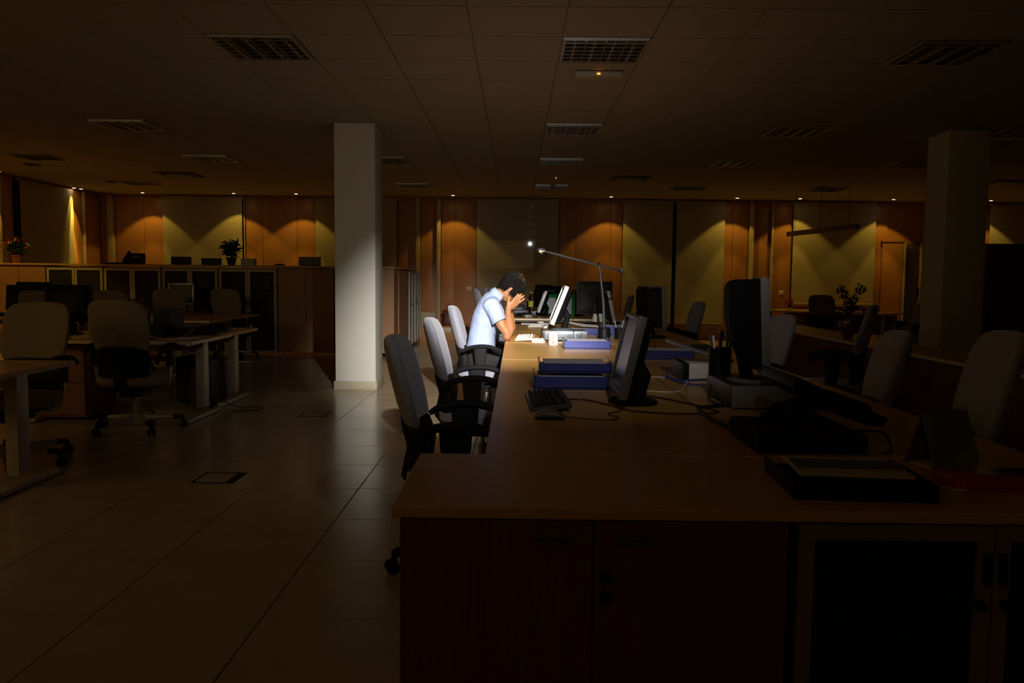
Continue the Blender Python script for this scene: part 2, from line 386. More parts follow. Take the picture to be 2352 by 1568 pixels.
for k, (x, y, lab) in enumerate(DL):
    lab = 'lit halogen downlight ' + lab
    if d0 is None:
        t = d0 = thing('downlight', lab, 'downlight', (x, y, CEIL), group='lit downlights along the far wall')
        MB().lathe([(.032, -.004), (.045, -.008), (.050, 0), (.033, .0)]).build('trim_ring', M_chrome, t)
        MB().lathe([(.0, -.006), (.030, -.005), (.031, -.001)]).build('lens', M_lens, t)
    else: t = dup(d0, (x, y, CEIL), 0, lab)
    side = k in (8, 9, 10, 11)
    if k == 14:
        light('halogen_streak_beam', 'SPOT', (x, y, CEIL - .015), 330, WARM, (x - .07, y + .20, 0), spot_size=R(22), spot_blend=.5, shadow_soft_size=.012)
        light('halogen_streak_halo', 'SPOT', (x, y, CEIL - .015), 34, WARM, (x - .05, y + .15, 0), spot_size=R(48), spot_blend=.6, shadow_soft_size=.012)
        continue
    tgt = (x, y + .04, 0) if not side else (x - .01, y, 0)
    light('halogen_wide_beam', 'SPOT', (x, y, CEIL - .015), DOWN_W1 * (1.6 if side else 2.6 if k == 12 else 1), WARM, tgt, spot_size=R(96 if not side else 44), spot_blend=.22, shadow_soft_size=.012)
    light('halogen_core_beam', 'SPOT', (x, y, CEIL - .015), DOWN_W2 * (3.0 if side else 1), WARM, tgt, spot_size=R(52 if not side else 24), spot_blend=.35, shadow_soft_size=.012)
# the small spotlight that lights the woman (above the photographer, outside the picture, mirrored in the far glazing)
t = thing('spotlight', 'black ceiling spotlight aimed at the woman', 'spotlight', KEY_POS)
q = (KEY_AIM - KEY_POS).normalized()
MB().cyl(-q * .20, -q * .02, .06, .085, 20).build('housing', M_black, t)
MB().cyl(-q * .045, -q * .04, .075, .075, 20).build('lens', M_keylens, t)
MB().cyl((0, -.1, 0), (0, -.1, CEIL - KEY_POS.z), .012).build('stem', M_black, t)
# hanging linear lamp at the right
t = thing('hanging_lamp', 'long linear hanging lamp, switched off, before the wide right blind', 'lamp', (5.20, 13.95, 2.075), 0)
a = Vector((-.16, 1.15, .0)); bq = Vector((.16, -1.15, .0)); dr_ = (bq - a).normalized()
ang = Matrix.Rotation(math.atan2(dr_.y, dr_.x), 3, 'Z')
MB().box((0, 0, 0), (2.32, .07, .085), rot=ang, bev=.006).build('lamp_body', mat('lamp_bar_metal', (.22, .17, .10), rough=.5), t)
for s_ in (-.9, .9): MB().cyl(dr_ * s_ + Vector((0, 0, .04)), dr_ * s_ + Vector((0, 0, CEIL - 2.075)), .003, seg=6).build('suspension_wire', M_black, t)
MB().lathe([(.0, -.035), (.05, -.03), (.07, 0)], c=(0, 0, CEIL - 2.075)).build('ceiling_rose', M_dark, t)
MB().cyl((0, 0, .04), (0, 0, CEIL - 2.1), .004, seg=6).build('power_cord', M_black, t)
# floor sockets
for x, y, lab in ((-1.755, 4.71, 'flush square floor socket lid nearest the camera'), (-1.75, 6.97, 'flush square floor socket lid in front of the white pillar')):
    t = thing('floor_socket', lab, 'floor socket', (x, y, 0))
    b = MB()
    for sx, sy, dx, dy in ((0, 1, .25, .012), (0, -1, .25, .012), (-1, 0, .012, .25), (.82, 0, .05, .25)): b.box((sx * .119, sy * .119, .002), (dx, dy, .003))
    b.build('lid_frame', M_black, t, smooth=False); MB().box((-.01, 0, .0015), (.2, .22, .002)).build('lid', M_floor, t, smooth=False)
# wall switches and sockets
for px, z, lab in ((1077, .955, 'cream wall switch on the wood panel beside the far chairs'), (1792, .94, 'cream wall switch on the wood panel right of the tall monitor')):
    t = thing('wall_switch', lab, 'switch', (fx(px), WY - .005, z + .03)); MB().box((0, -.008, 0), (.092, .014, .088), bev=.006).build('switch_plate', M_socket, t); MB().box((0, -.018, 0), (.05, .008, .06), bev=.004).build('rocker', M_socket, t)
for x, lab, wd in ((-1.32, 'cream socket strip on the low ledge under the red bag', .16), (-1.14, 'small cream socket right of the wider one on the ledge', .05)):
    t = thing('socket_strip', lab, 'socket', (x, 15.365, .215)); MB().box((0, -.008, 0), (wd, .014, .075), bev=.004).build('socket_plate', M_socket, t); MB().box((0, -.016, 0), (wd * .6, .006, .04), bev=.002).build('socket_insert', M_beige, t)
t = thing('white_panel', 'pale square board leaning on the ledge by the glazed cabinets', 'board', (-1.70, 15.55, .28))
MB().box((0, 0, .125), (.27, .02, .25), rot=Matrix.Rotation(R(-6), 3, 'X'), bev=.003).build('board_sheet', mat('pale_board', (.50, .42, .27), rough=.7), t); MB().box((0, .012, .25), (.27, .006, .012)).build('board_edge', M_trimpale, t)
t = thing('handbag', 'dark red handbag standing on the far ledge', 'bag', (-1.28, 15.62, .28))
MB().loft([ringsuper((0, 0, z), (1, 0, 0), (0, 1, 0), a_, b_, 16, 4) for z, a_, b_ in ((0, .14, .06), (.05, .15, .07), (.18, .135, .06), (.28, .15, .03), (.30, .145, .02))]).build('bag_body', M_bag, t)
MB().tube([(-.07, 0, .29), (-.06, 0, .38), (0, 0, .42), (.06, 0, .38), (.07, 0, .29)], .007).build('handle', M_bag, t)
MB().box((0, -.066, .15), (.05, .01, .04), bev=.003).build('clasp', M_alud, t)

# ------------------------------------------------------------------ cabinets
def solid_cabinet(loc, w, h, d, rz, label, m=M_cabw, doors=2, knobs=True):
    t = thing('cabinet', label, 'cabinet', loc, rz)
    MB().box((0, d / 2 + .012, h / 2 + .03), (w, d - .024, h - .06)).build('carcass', m, t, smooth=False)
    for k in range(doors):
        wd = w / doors; x = -w / 2 + wd * (k + .5)
        dd = MB().box((x, 0, h / 2 + .02), (wd - .006, .022, h - .085), bev=.002).build('door', m, t, smooth=False)
        if knobs:
            sx = 1 if k % 2 == 0 else -1
            MB().lathe([(0, -.02), (.012, -.018), (.013, 0)], c=(0, 0, 0), seg=10).build('door_knob', M_black, dd).location = (x + sx * (wd / 2 - .04), -.018, h * .62)
    for sx in (-1, 1): MB().cyl((sx * (w / 2 - .05), .04, 0), (sx * (w / 2 - .05), .04, .045), .015).build('foot', M_alu, t)
    return t
def glass_cabinet(loc, w, h, d, rz, label, fill):
    t = thing('glazed_cabinet', label, 'cabinet', loc, rz)
    b = MB(); b.box((0, d - .01, h / 2 + .02), (w, .018, h - .06)); b.box((-w / 2 + .009, d / 2, h / 2 + .02), (.018, d, h - .06)); b.box((w / 2 - .009, d / 2, h / 2 + .02), (.018, d, h - .06)); b.box((0, d / 2, .055), (w - .04, d - .02, .02)); b.box((0, d / 2, h - .022), (w - .04, d - .02, .018))
    b.build('carcass', M_cabw, t, smooth=False)
    for z in (h * .30, h * .52, h * .76): MB().box((0, d / 2, z), (w - .04, d - .05, .02)).build('shelf', M_cabw, t, smooth=False)
    for s_ in (-1, 1):
        wd = w / 2; x = s_ * wd / 2; f = .034
        b = MB(); z0, z1 = .05, h - .035
        for cx in (-1, 1): b.box((x + cx * (wd / 2 - f / 2 - .003), -.002, (z0 + z1) / 2), (f, .022, z1 - z0))
        for z in (z0 + f / 2, z1 - f / 2): b.box((x, -.002, z), (wd - 2 * f - .006, .022, f))
        dd = b.build('door', M_alud, t, smooth=False)
        MB().box((x, 0, (z0 + z1) / 2), (wd - 2 * f - .004, .006, z1 - z0 - 2 * f)).build('glass_pane', M_glassd, dd, smooth=False)
        MB().box((-s_ * -.022 + 0, -.022, h * .60), (.014, .02, .10), bev=.004).build('door_handle', M_dark, dd)
    for sx in (-1, 1): MB().cyl((sx * (w / 2 - .05), .04, 0), (sx * (w / 2 - .05), .04, .045), .015).build('foot', M_alu, t)
    random.seed(fill)
    for z in (h * .30, h * .52, h * .76):
        x = -w / 2 + .08
        while x < w / 2 - .12:
            k = random.random(); bw = random.uniform(.03, .07); bh = random.uniform(.12, .22)
            if k < .32:
                o = MB().box((0, 0, bh / 2), (bw, .2, bh), bev=.003)
                bk = o.build('book', random.choice([M_paper, M_beige, M_dark, M_cherry]), t); bk.location = (x, d * .45, z + .01)
            x += bw + random.uniform(.005, .18)
    return t
fxc = lambda px: (px - 1184) / F_PX * 12.06
CD = .42
for (a_, b_), lab in zip(((106, 235), (238, 368), (372, 499), (502, 634)),
        ('glazed cabinet leftmost of the four in the far row', 'glazed cabinet under the black telephone', 'glazed cabinet under the small dark screens', 'glazed cabinet nearest the plain wood cabinets')):
    x0, x1 = fxc(a_), fxc(b_); glass_cabinet(((x0 + x1) / 2, 12.06, 0), x1 - x0, 1.335, CD, 0, lab, a_)
solid_cabinet((fxc(42), 12.06, 0), fxc(103) - fxc(-20), 1.335, CD, 0, 'plain wood cabinet at the left end of the far row, under the flowers')
solid_cabinet((fxc(701), 12.06, 0), fxc(766) - fxc(637), 1.335, CD, 0, 'plain wood cabinet left of the white pillar')
solid_cabinet((fxc(836), 12.06, 0), fxc(904) - fxc(769), 1.335, CD, 0, 'plain wood cabinet behind the white pillar at the corner')
# return of the row going towards the far wall, doors facing right
for y0, y1, lab in ((12.52, 13.50, 'wood cabinet end just round the corner of the row'),):
    solid_cabinet((-1.83, (y0 + y1) / 2, 0), y1 - y0, 1.335, CD, PI / 2, lab, knobs=False, doors=1)
def slim_glass(loc, label, w=.72):
    t = thing('glazed_cabinet', label, 'cabinet', loc, PI / 2)
    h, d = 1.33, CD
    MB().box((0, d / 2 + .02, h / 2 + .02), (w, d - .03, h - .06)).build('carcass', M_cabw, t, smooth=False)
    for s_ in (-1, 1):
        x = s_ * w / 4; wd = w / 2; b = MB()
        for cx in (-1, 1): b.box((x + cx * (wd / 2 - .015), -.004, h / 2 + .01), (.022, .024, h - .08))
        for z in (.07, h - .05): b.box((x, -.004, z), (wd - .072, .024, .032))
        dd = b.build('door', mat('dull_aluminium', (.30, .30, .26), rough=.5, metal=.3), t, smooth=False)
        MB().box((x, 0, h / 2 + .01), (wd - .072, .008, h - .15)).build('glass_pane', M_glassd, dd, smooth=False)
        MB().box((s_ * -.03 + x + s_ * .0, -.025, .80), (.018, .024, .13), bev=.004).build('door_handle', M_grey, dd)
slim_glass((-1.80, 13.90, 0), 'aluminium-framed glazed cabinet seen edge-on, nearer one', .76)
slim_glass((-1.80, 14.68, 0), 'aluminium-framed glazed cabinet seen edge-on, farther one', .72)
ct = thing('counter_top', 'long beech top board along the far row of cabinets', 'worktop', (0, 0, 1.335))
MB().box(((fxc(-20) + fxc(905)) / 2, 12.28, .0125), (fxc(905) - fxc(-20), .50, .025), bev=.003).build('board', M_beech, ct, smooth=False)
MB().box((-2.03, 13.79, .0125), (.46, 2.5, .025), bev=.003).build('board', M_beech, ct, smooth=False)
# things standing on the far counter top (z 1.36)
ZC = 1.361
def small_screen(px0, px1, h, label, tilt=0, m=M_black, y=12.3):
    x0, x1 = [(p - 1184) / F_PX * y for p in (px0, px1)]
    t = thing('small_screen', label, 'screen', ((x0 + x1) / 2, y, ZC))
    MB().box((0, 0, h / 2 + .004), (x1 - x0, .03, h), rot=Matrix.Rotation(R(tilt), 3, 'Y'), bev=.004).build('casing', m, t)
    MB().box((0, -.017, h / 2 + .006), (x1 - x0 - .03, .004, h - .03)).build('screen', M_screen, t); MB().box((0, .03, .01), ((x1 - x0) * .5, .09, .014), bev=.004).build('stand', M_black, t)
small_screen(393, 439, .12, 'grey-green small screen left of the low black one', m=M_dark)
small_screen(463, 508, .10, 'low black small screen left of the plant', m=M_black)
small_screen(686, 736, .135, 'black small screen with a grey rim left of the pillar', m=M_dark)
t = thing('paper_box', 'low cream box right of the potted plant', 'box', ((571 - 1184) / F_PX * 12.3, 12.3, ZC)); MB().box((0, 0, .045), (.19, .16, .09), bev=.004).build('box_body', M_beige, t); MB().box((0, 0, .098), (.196, .166, .014), bev=.003).build('lid', M_beige, t)
t = thing('flat_tray', 'flat black tray left of the telephone', 'tray', (-6.08, 12.25, ZC)); MB().box((0, 0, .01), (.27, .18, .02), bev=.004).build('tray_base', M_black, t); MB().box((0, .085, .018), (.27, .01, .02)).build('tray_rim', M_black, t)
t = thing('stapler', 'small dark object flat on the counter left of the pillar screen', 'stapler', (-3.58, 12.2, ZC)); MB().box((0, 0, .008), (.16, .04, .016), bev=.004).build('base', M_dark, t); MB().box((.01, 0, .024), (.13, .03, .014), bev=.004).build('arm', M_dark, t)
t = thing('desk_telephone', 'black desk telephone with a tilted face on the far counter', 'telephone', ((308 - 1184) / F_PX * 12.25, 12.25, ZC))
MB().poly([(-.13, -.11, 0), (-.13, .09, 0), (-.13, .09, .16), (-.13, .05, .17), (-.13, -.11, .02)], (.26, 0, 0)).build('phone_body', M_black, t)
MB().tube([(-.115, -.10, .05), (-.105, -.02, .125), (-.10, .06, .185)], [.022, .016, .024]).build('handset', M_blackm, t)
MB().box((.03, -.02, .105), (.12, .05, .003), rot=Matrix.Rotation(R(44), 3, 'X')).build('display', mat('lcd_amber', (.25, .17, .03), rough=.3), t)
b = MB()
for i in range(4):
    for j in range(3): b.box((-.0 + i * .03, -.085 + j * .022, .038 + j * .02), (.02, .014, .006), rot=Matrix.Rotation(R(44), 3, 'X'))
b.build('keypad', M_grey, t, kind='stuff')

# ------------------------------------------------------------------ plants
def leafm(b, base, dirv, ln, wd, droop=.3):
    dirv = Vector(dirv).normalized(); side = dirv.cross(Vector((0, 0, 1)));
    side = side.normalized() if side.length > .05 else Vector((1, 0, 0))
    P = []; n = 4
    for i in range(n + 1):
        s_ = i / n; c = Vector(base) + dirv * ln * s_ - Vector((0, 0, 1)) * droop * ln * s_ * s_
        wv = wd * math.sin(PI * min(.97, s_ * .85 + .12)); P.append((b.b.verts.new(c - side * wv / 2), b.b.verts.new(c + Vector((0, 0, -wd * .18))), b.b.verts.new(c + side * wv / 2)))
    for a_, c_ in zip(P, P[1:]):
        b.b.faces.new((a_[0], a_[1], c_[1], c_[0])); b.b.faces.new((a_[1], a_[2], c_[2], c_[1]))
def flower(b, c, r, nrm):
    nrm = Vector(nrm).normalized(); u = nrm.orthogonal().normalized(); v = nrm.cross(u)
    for k in range(6):
        a_ = k * PI / 3; d_ = u * math.cos(a_) + v * math.sin(a_); leafm(b, Vector(c), d_ + nrm * .5, r, r * .6, .1)
def pot(t, r0, r1, h, m):
    MB().lathe([(r0, 0), (r1, h * .9), (r1 * 1.1, h * .9), (r1 * 1.1, h), (r1 * .93, h), (r1 * .9, h * .85), (.001, h * .85)], seg=20).build('pot', m, t)
def bouquet(t, z0, H, spread, nleaf, nfl, mleaf, mfl, lw=.05, seed=1, stems=7, fr=.03, z1=None):
    random.seed(seed)
    b = MB(); tips = []
    for k in range(stems):
        a_ = random.uniform(0, 2 * PI); rr = spread * random.uniform(.2, 1); tip = Vector((rr * math.cos(a_), rr * math.sin(a_) * .6, z0 + H * random.uniform(.55, 1)))
        b.tube([(0, 0, z0), (tip.x * .3, tip.y * .3, z0 + (tip.z - z0) * .5), tip], .003, 5); tips.append(tip)
    b.build('stem', mleaf, t, kind='stuff')
    b = MB()
    for k in range(nleaf):
        tp = random.choice(tips); s_ = random.uniform(.25, 1); base = Vector((tp.x * s_ * .8, tp.y * s_ * .8, z0 + (tp.z - z0) * s_)); a_ = random.uniform(0, 2 * PI)
        leafm(b, base, (math.cos(a_), math.sin(a_), random.uniform(-.1, .8)), random.uniform(.05, .11) * lw / .05, lw * random.uniform(.5, 1))
    b.build('foliage', mleaf, t, kind='stuff')
    for k in range(nfl):
        tp = tips[k % len(tips)] + Vector((random.uniform(-.02, .02), random.uniform(-.02, .02), random.uniform(-.03, .03)))
        b = MB(); flower(b, tp, fr, (random.uniform(-1, 1), -1, random.uniform(0, 1))); b.build('flower', mfl[k % len(mfl)], t)
t = thing('potted_flowers', 'terracotta pot of orange and red flowers at the left end of the counter', 'plant', ((38 - 1184) / F_PX * 12.25, 12.25, ZC))
pot(t, .055, .085, .12, M_pot); bouquet(t, .10, .27, .20, 150, 12, M_leaf, [M_red, M_orange], .075, 3, 12, .045)
t = thing('potted_plant', 'small dark leafy plant in a tapered pot against the lit blind', 'plant', ((531 - 1184) / F_PX * 12.25, 12.25, ZC))
pot(t, .05, .075, .12, mat('dark_pot', (.02, .006, .006), rough=.6)); bouquet(t, .10, .27, .15, 190, 6, M_leafd, [M_redd], .07, 5, 10, .04)

# ------------------------------------------------------------------ desks
HD = .68
def desk(x0, x1, y0, y1, label, leg_axis='x', group=None, edge='y', screens=True, m=M_beech, legs=True):
    cx, cy = (x0 + x1) / 2, (y0 + y1) / 2; sx, sy = x1 - x0, y1 - y0
    t = thing('desk', label, 'desk', (cx, cy, 0), 0, group)
    MB().box((0, 0, HD - .013), (sx - .004, sy - .012, .026), bev=.002).build('desk_top', m, t, smooth=False)
    for s_ in (-1, 1): MB().box((0, s_ * (sy / 2 - .004), HD - .013), (sx - .004, .004, .026)).build('edge_band', M_edge, t, smooth=False)
    if not legs: return t
    if leg_axis == 'x':   # feet run along x, one frame near each y end
        for s_ in (-1, 1):
            yy = s_ * (sy / 2 - .10)
            MB().box((0, yy, .37), (.085, .05, .56), bev=.006).build('leg', M_metalleg, t)
            MB().box((0, yy, .022), (sx - .14, .06, .035), bev=.012).build('foot_bar', M_metalleg, t)
            MB().box((0, yy, .645), (sx - .12, .04, .02)).build('top_bracket', M_metalleg, t)
        MB().box((0, 0, .60), (.04, sy - .25, .05)).build('cross_beam', M_metalleg, t)
    else:
        for s_ in (-1, 1):
            xx = s_ * (sx / 2 - .10)
            MB().box((xx, 0, .37), (.07, .11, .56), bev=.006).build('leg', M_metalleg, t)
            MB().box((xx, 0, .022), (.06, sy - .16, .035), bev=.012).build('foot_bar', M_metalleg, t)
            MB().box((xx, 0, .645), (.04, sy - .12, .02)).build('top_bracket', M_metalleg, t)
        MB().box((0, 0, .60), (sx - .25, .04, .05)).build('cross_beam', M_metalleg, t)
    return t
YS = [2.365, 3.74, 5.18, 6.54, 7.95, 9.36]
LN = ['beech desk with the black keyboard and tilted monitor', 'beech desk with the stacked blue trays', 'beech desk just in front of the woman, lit at its far end', 'beech desk where the woman rests her elbows', 'beech desk behind the woman with a pale keyboard']
RN = ['beech desk at the right with the black computer box and magazine', 'beech desk at the right with the tall dark monitor', 'beech desk at the right with the single blue tray', 'beech desk at the right behind the thin lamp', 'last beech desk at the right of the main block']
XL, XM, XR = -.09, .75, 1.58
for k in range(5):
    desk(XL, XM, YS[k], YS[k + 1], LN[k], 'x'); desk(XM + .004, XR, YS[k], YS[k + 1], RN[k], 'x')
for k, lab in enumerate(('beech desk of the farther block behind the bottle, left side', 'beech desk at the far left end of the farther block')): desk(XL, XM, 10.62 + k * 1.42, 12.04 + k * 1.42, lab, 'x')
for k, lab in enumerate(('beech desk of the farther block under the large dark panel', 'beech desk at the far right end of the farther block')): desk(XM + .004, XR, 10.62 + k * 1.42, 12.04 + k * 1.42, lab, 'x')
# left blocks
desk(-4.20, -2.66, 3.98, 4.83, 'beech desk cut by the left edge, nearest the camera', 'y')
desk(-4.00, -2.55, 6.33, 7.20, 'beech desk with a drawer unit behind the light grey chair', 'y')
desk(-4.00, -2.60, 7.21, 8.10, 'beech desk back to back behind the left one, farther side', 'y')
desk(-5.45, -4.02, 6.33, 7.20, 'beech desk at the far left, mostly cut by the picture edge', 'y')
desk(-4.35, -3.55, 9.30, 11.10, 'beech desk of the third left block, its end towards the camera', 'x')
desk(-6.20, -4.62, 11.15, 11.95, 'beech desk under the silver-rimmed monitor, before the cabinets', 'y')
desk(-7.20, -5.50, 9.60, 10.45, 'beech desk at the left edge under the pair of black monitors', 'y')
# drawer pedestal
def pedestal(loc, label, rz=0, m=M_cherry):
    t = thing('drawer_pedestal', label, 'drawers', loc, rz)
    MB().box((0, .27, .335), (.44, .50, .61), bev=.002).build('carcass', m, t, smooth=False)
    for z, h in ((.56, .14), (.40, .16), (.18, .26)):
        dd = MB().box((0, .012, z), (.432, .02, h), bev=.002).build('drawer', m, t, smooth=False)
        MB().box((0, -.006, z + h / 2 - .03), (.12, .014, .012), bev=.003).build('handle', M_dark, dd)
    for sx in (-1, 1):
        for sy in (.08, .46): MB().cyl((sx * .18, sy, 0), (sx * .18, sy, .035), .02).build('castor', M_black, t)
pedestal((-3.74, 6.52, 0), 'dark wood drawer unit under the left desk', m=mat('brown_drawer_veneer', (.30, .12, .045), rough=.55))
# foreground low cabinets with a continuous top
tp = thing('counter_top', 'beech counter top across the foreground cabinets', 'worktop', (0, 0, .655))
MB().box((.96, 2.08, .0125), (2.48, .565, .026), bev=.003).build('board', M_beech, tp, smooth=False)
def low_solid(x0, x1, y0, label):
    t = thing('low_cabinet', label, 'cabinet', ((x0 + x1) / 2, y0, 0)); w = x1 - x0; h = .652
    MB().box((0, .29, h / 2 + .02), (w, .54, h - .05)).build('carcass', M_cherry, t, smooth=False)
    for s_ in (-1, 1):
        dd = MB().box((s_ * w / 4, .005, h / 2 + .02), (w / 2 - .005, .02, h - .05), bev=.002).build('door', M_cherry, t, smooth=False)
        MB().box((s_ * .095, -.012, .600), (.085, .022, .008), bev=.003).build('handle', M_dark, dd)
    for z in (.517, .468): MB().cyl((.028, -.008, z), (.028, -.022, z), .014, seg=16).build('lock', M_black, t)
    MB().box((0, .3, .022), (w - .06, .44, .04)).build('plinth', M_black, t)
low_solid(-.265, .635, 1.82, 'dark red-brown low cabinet with two doors in the foreground')
t = thing('low_cabinet', 'low cabinet with pale frames around black glass in the foreground', 'cabinet', (1.105, 1.82, 0)); w_ = .90; h = .652
MB().box((0, .29, h / 2 + .02), (w_, .54, h - .05)).build('carcass', M_black, t, smooth=False)
for s_ in (-1, 1):
    f = .036; x = s_ * w_ / 4; wd = w_ / 2 - .004; b = MB()
    for cx in (-1, 1): b.box((x + cx * (wd / 2 - f / 2), .005, .345), (f, .022, .60))
    for z in (.345 - .3 + f / 2, .345 + .3 - f / 2): b.box((x, .005, z), (wd - 2 * f, .022, f))
    dd = b.build('door', mat('door_frame_sand', (.22, .15, .07), rough=.5), t, smooth=False); MB().box((x, .008, .345), (wd - 2 * f, .008, .60 - 2 * f)).build('glass_pane', mat('black_glass', (.006, .005, .004), rough=.15), dd, smooth=False)
    MB().box((s_ * .018, -.012, .545), (.014, .02, .075), bev=.004).build('handle', M_black, dd)
    MB().cyl((s_ * .03, -.006, .46 - .0 * s_), (s_ * .03, -.02, .46), .013).build('lock', M_black, dd)
# run of low cabinets at the right, doors facing left
def low_side(y0, y1, label):
    t = thing('low_cabinet', label, 'cabinet', (2.95, (y0 + y1) / 2, 0), -PI / 2); w = y1 - y0; h = .652
    MB().box((0, .23, h / 2 + .02), (w, .40, h - .05)).build('carcass', M_cherry, t, smooth=False)
    for s_ in (-1, 1):
        dd = MB().box((s_ * w / 4, .01, h / 2 + .02), (w / 2 - .005, .02, h - .05), bev=.002).build('door', M_cherry, t, smooth=False)
        MB().cyl((s_ * .03, -.0, .50), (s_ * .03, -.016, .50), .014).build('knob', M_black, dd)
        MB().cyl((s_ * .03, -.0, .44), (s_ * .03, -.016, .44), .014).build('lock', M_black, dd)
    MB().box((0, .23, .022), (w - .04, .36, .04)).build('plinth', M_black, t)
for k, lab in enumerate(('dark low cabinet nearest in the right-hand run', 'dark low cabinet second from the near end of the right-hand run', 'dark low cabinet third from the near end, behind the side-on chair', 'dark low cabinet second from the far end, near the vase', 'dark low cabinet at the far end of the right-hand run')):
    low_side(4.0 + k * 1.16, 5.155 + k * 1.16, lab)
tp = thing('counter_top', 'light top board of the right-hand cabinet run under the vase', 'worktop', (3.17, 6.9, .655)); MB().box((0, 0, .0125), (.46, 5.84, .025), bev=.003).build('board', M_beech, tp, smooth=False)
MB().box((-.235, 0, .012), (.006, 5.84, .024)).build('edge_band', M_edge, tp, smooth=False)
# tall dark cabinet right
t = thing('tall_cabinet', 'tall dark red cabinet right of the right-hand pillar', 'cabinet', (6.75, 10.0, 0))
MB().box((0, .28, .86), (1.9, .5, 1.66)).build('carcass', M_cherry, t, smooth=False)
for k in range(4):
    dd = MB().box((-.95 + .475 * (k + .5), .01, .86), (.47, .02, 1.65), bev=.002).build('door', M_cherry, t, smooth=False); MB().box((-.95 + .475 * (k + .5), -.01, 1.0), (.16, .02, .02), bev=.004).build('handle', M_black, dd)
# far tables at the right
def table(loc, sx, sy, rz, label, m=M_beech):
    t = thing('table', label, 'table', loc, rz)
    MB().box((0, 0, HD - .015), (sx, sy, .03), bev=.012).build('table_top', m, t)
    for a_ in (-1, 1):
        for b_ in (-1, 1): MB().cyl((a_ * (sx / 2 - .12), b_ * (sy / 2 - .1), 0), (a_ * (sx / 2 - .12), b_ * (sy / 2 - .1), HD - .03), .03).build('leg', M_metalleg, t)
    MB().box((0, sy / 2 - .05, .45), (sx - .3, .02, .34)).build('modesty_panel', M_cherry, t)
table((5.60, 14.35, 0), 2.2, .9, R(-40), 'pale meeting table under the right blind with small red flowers')
table((7.75, 12.75, 0), 1.9, .8, R(-4), 'narrow dark-edged table left of the right pillar')

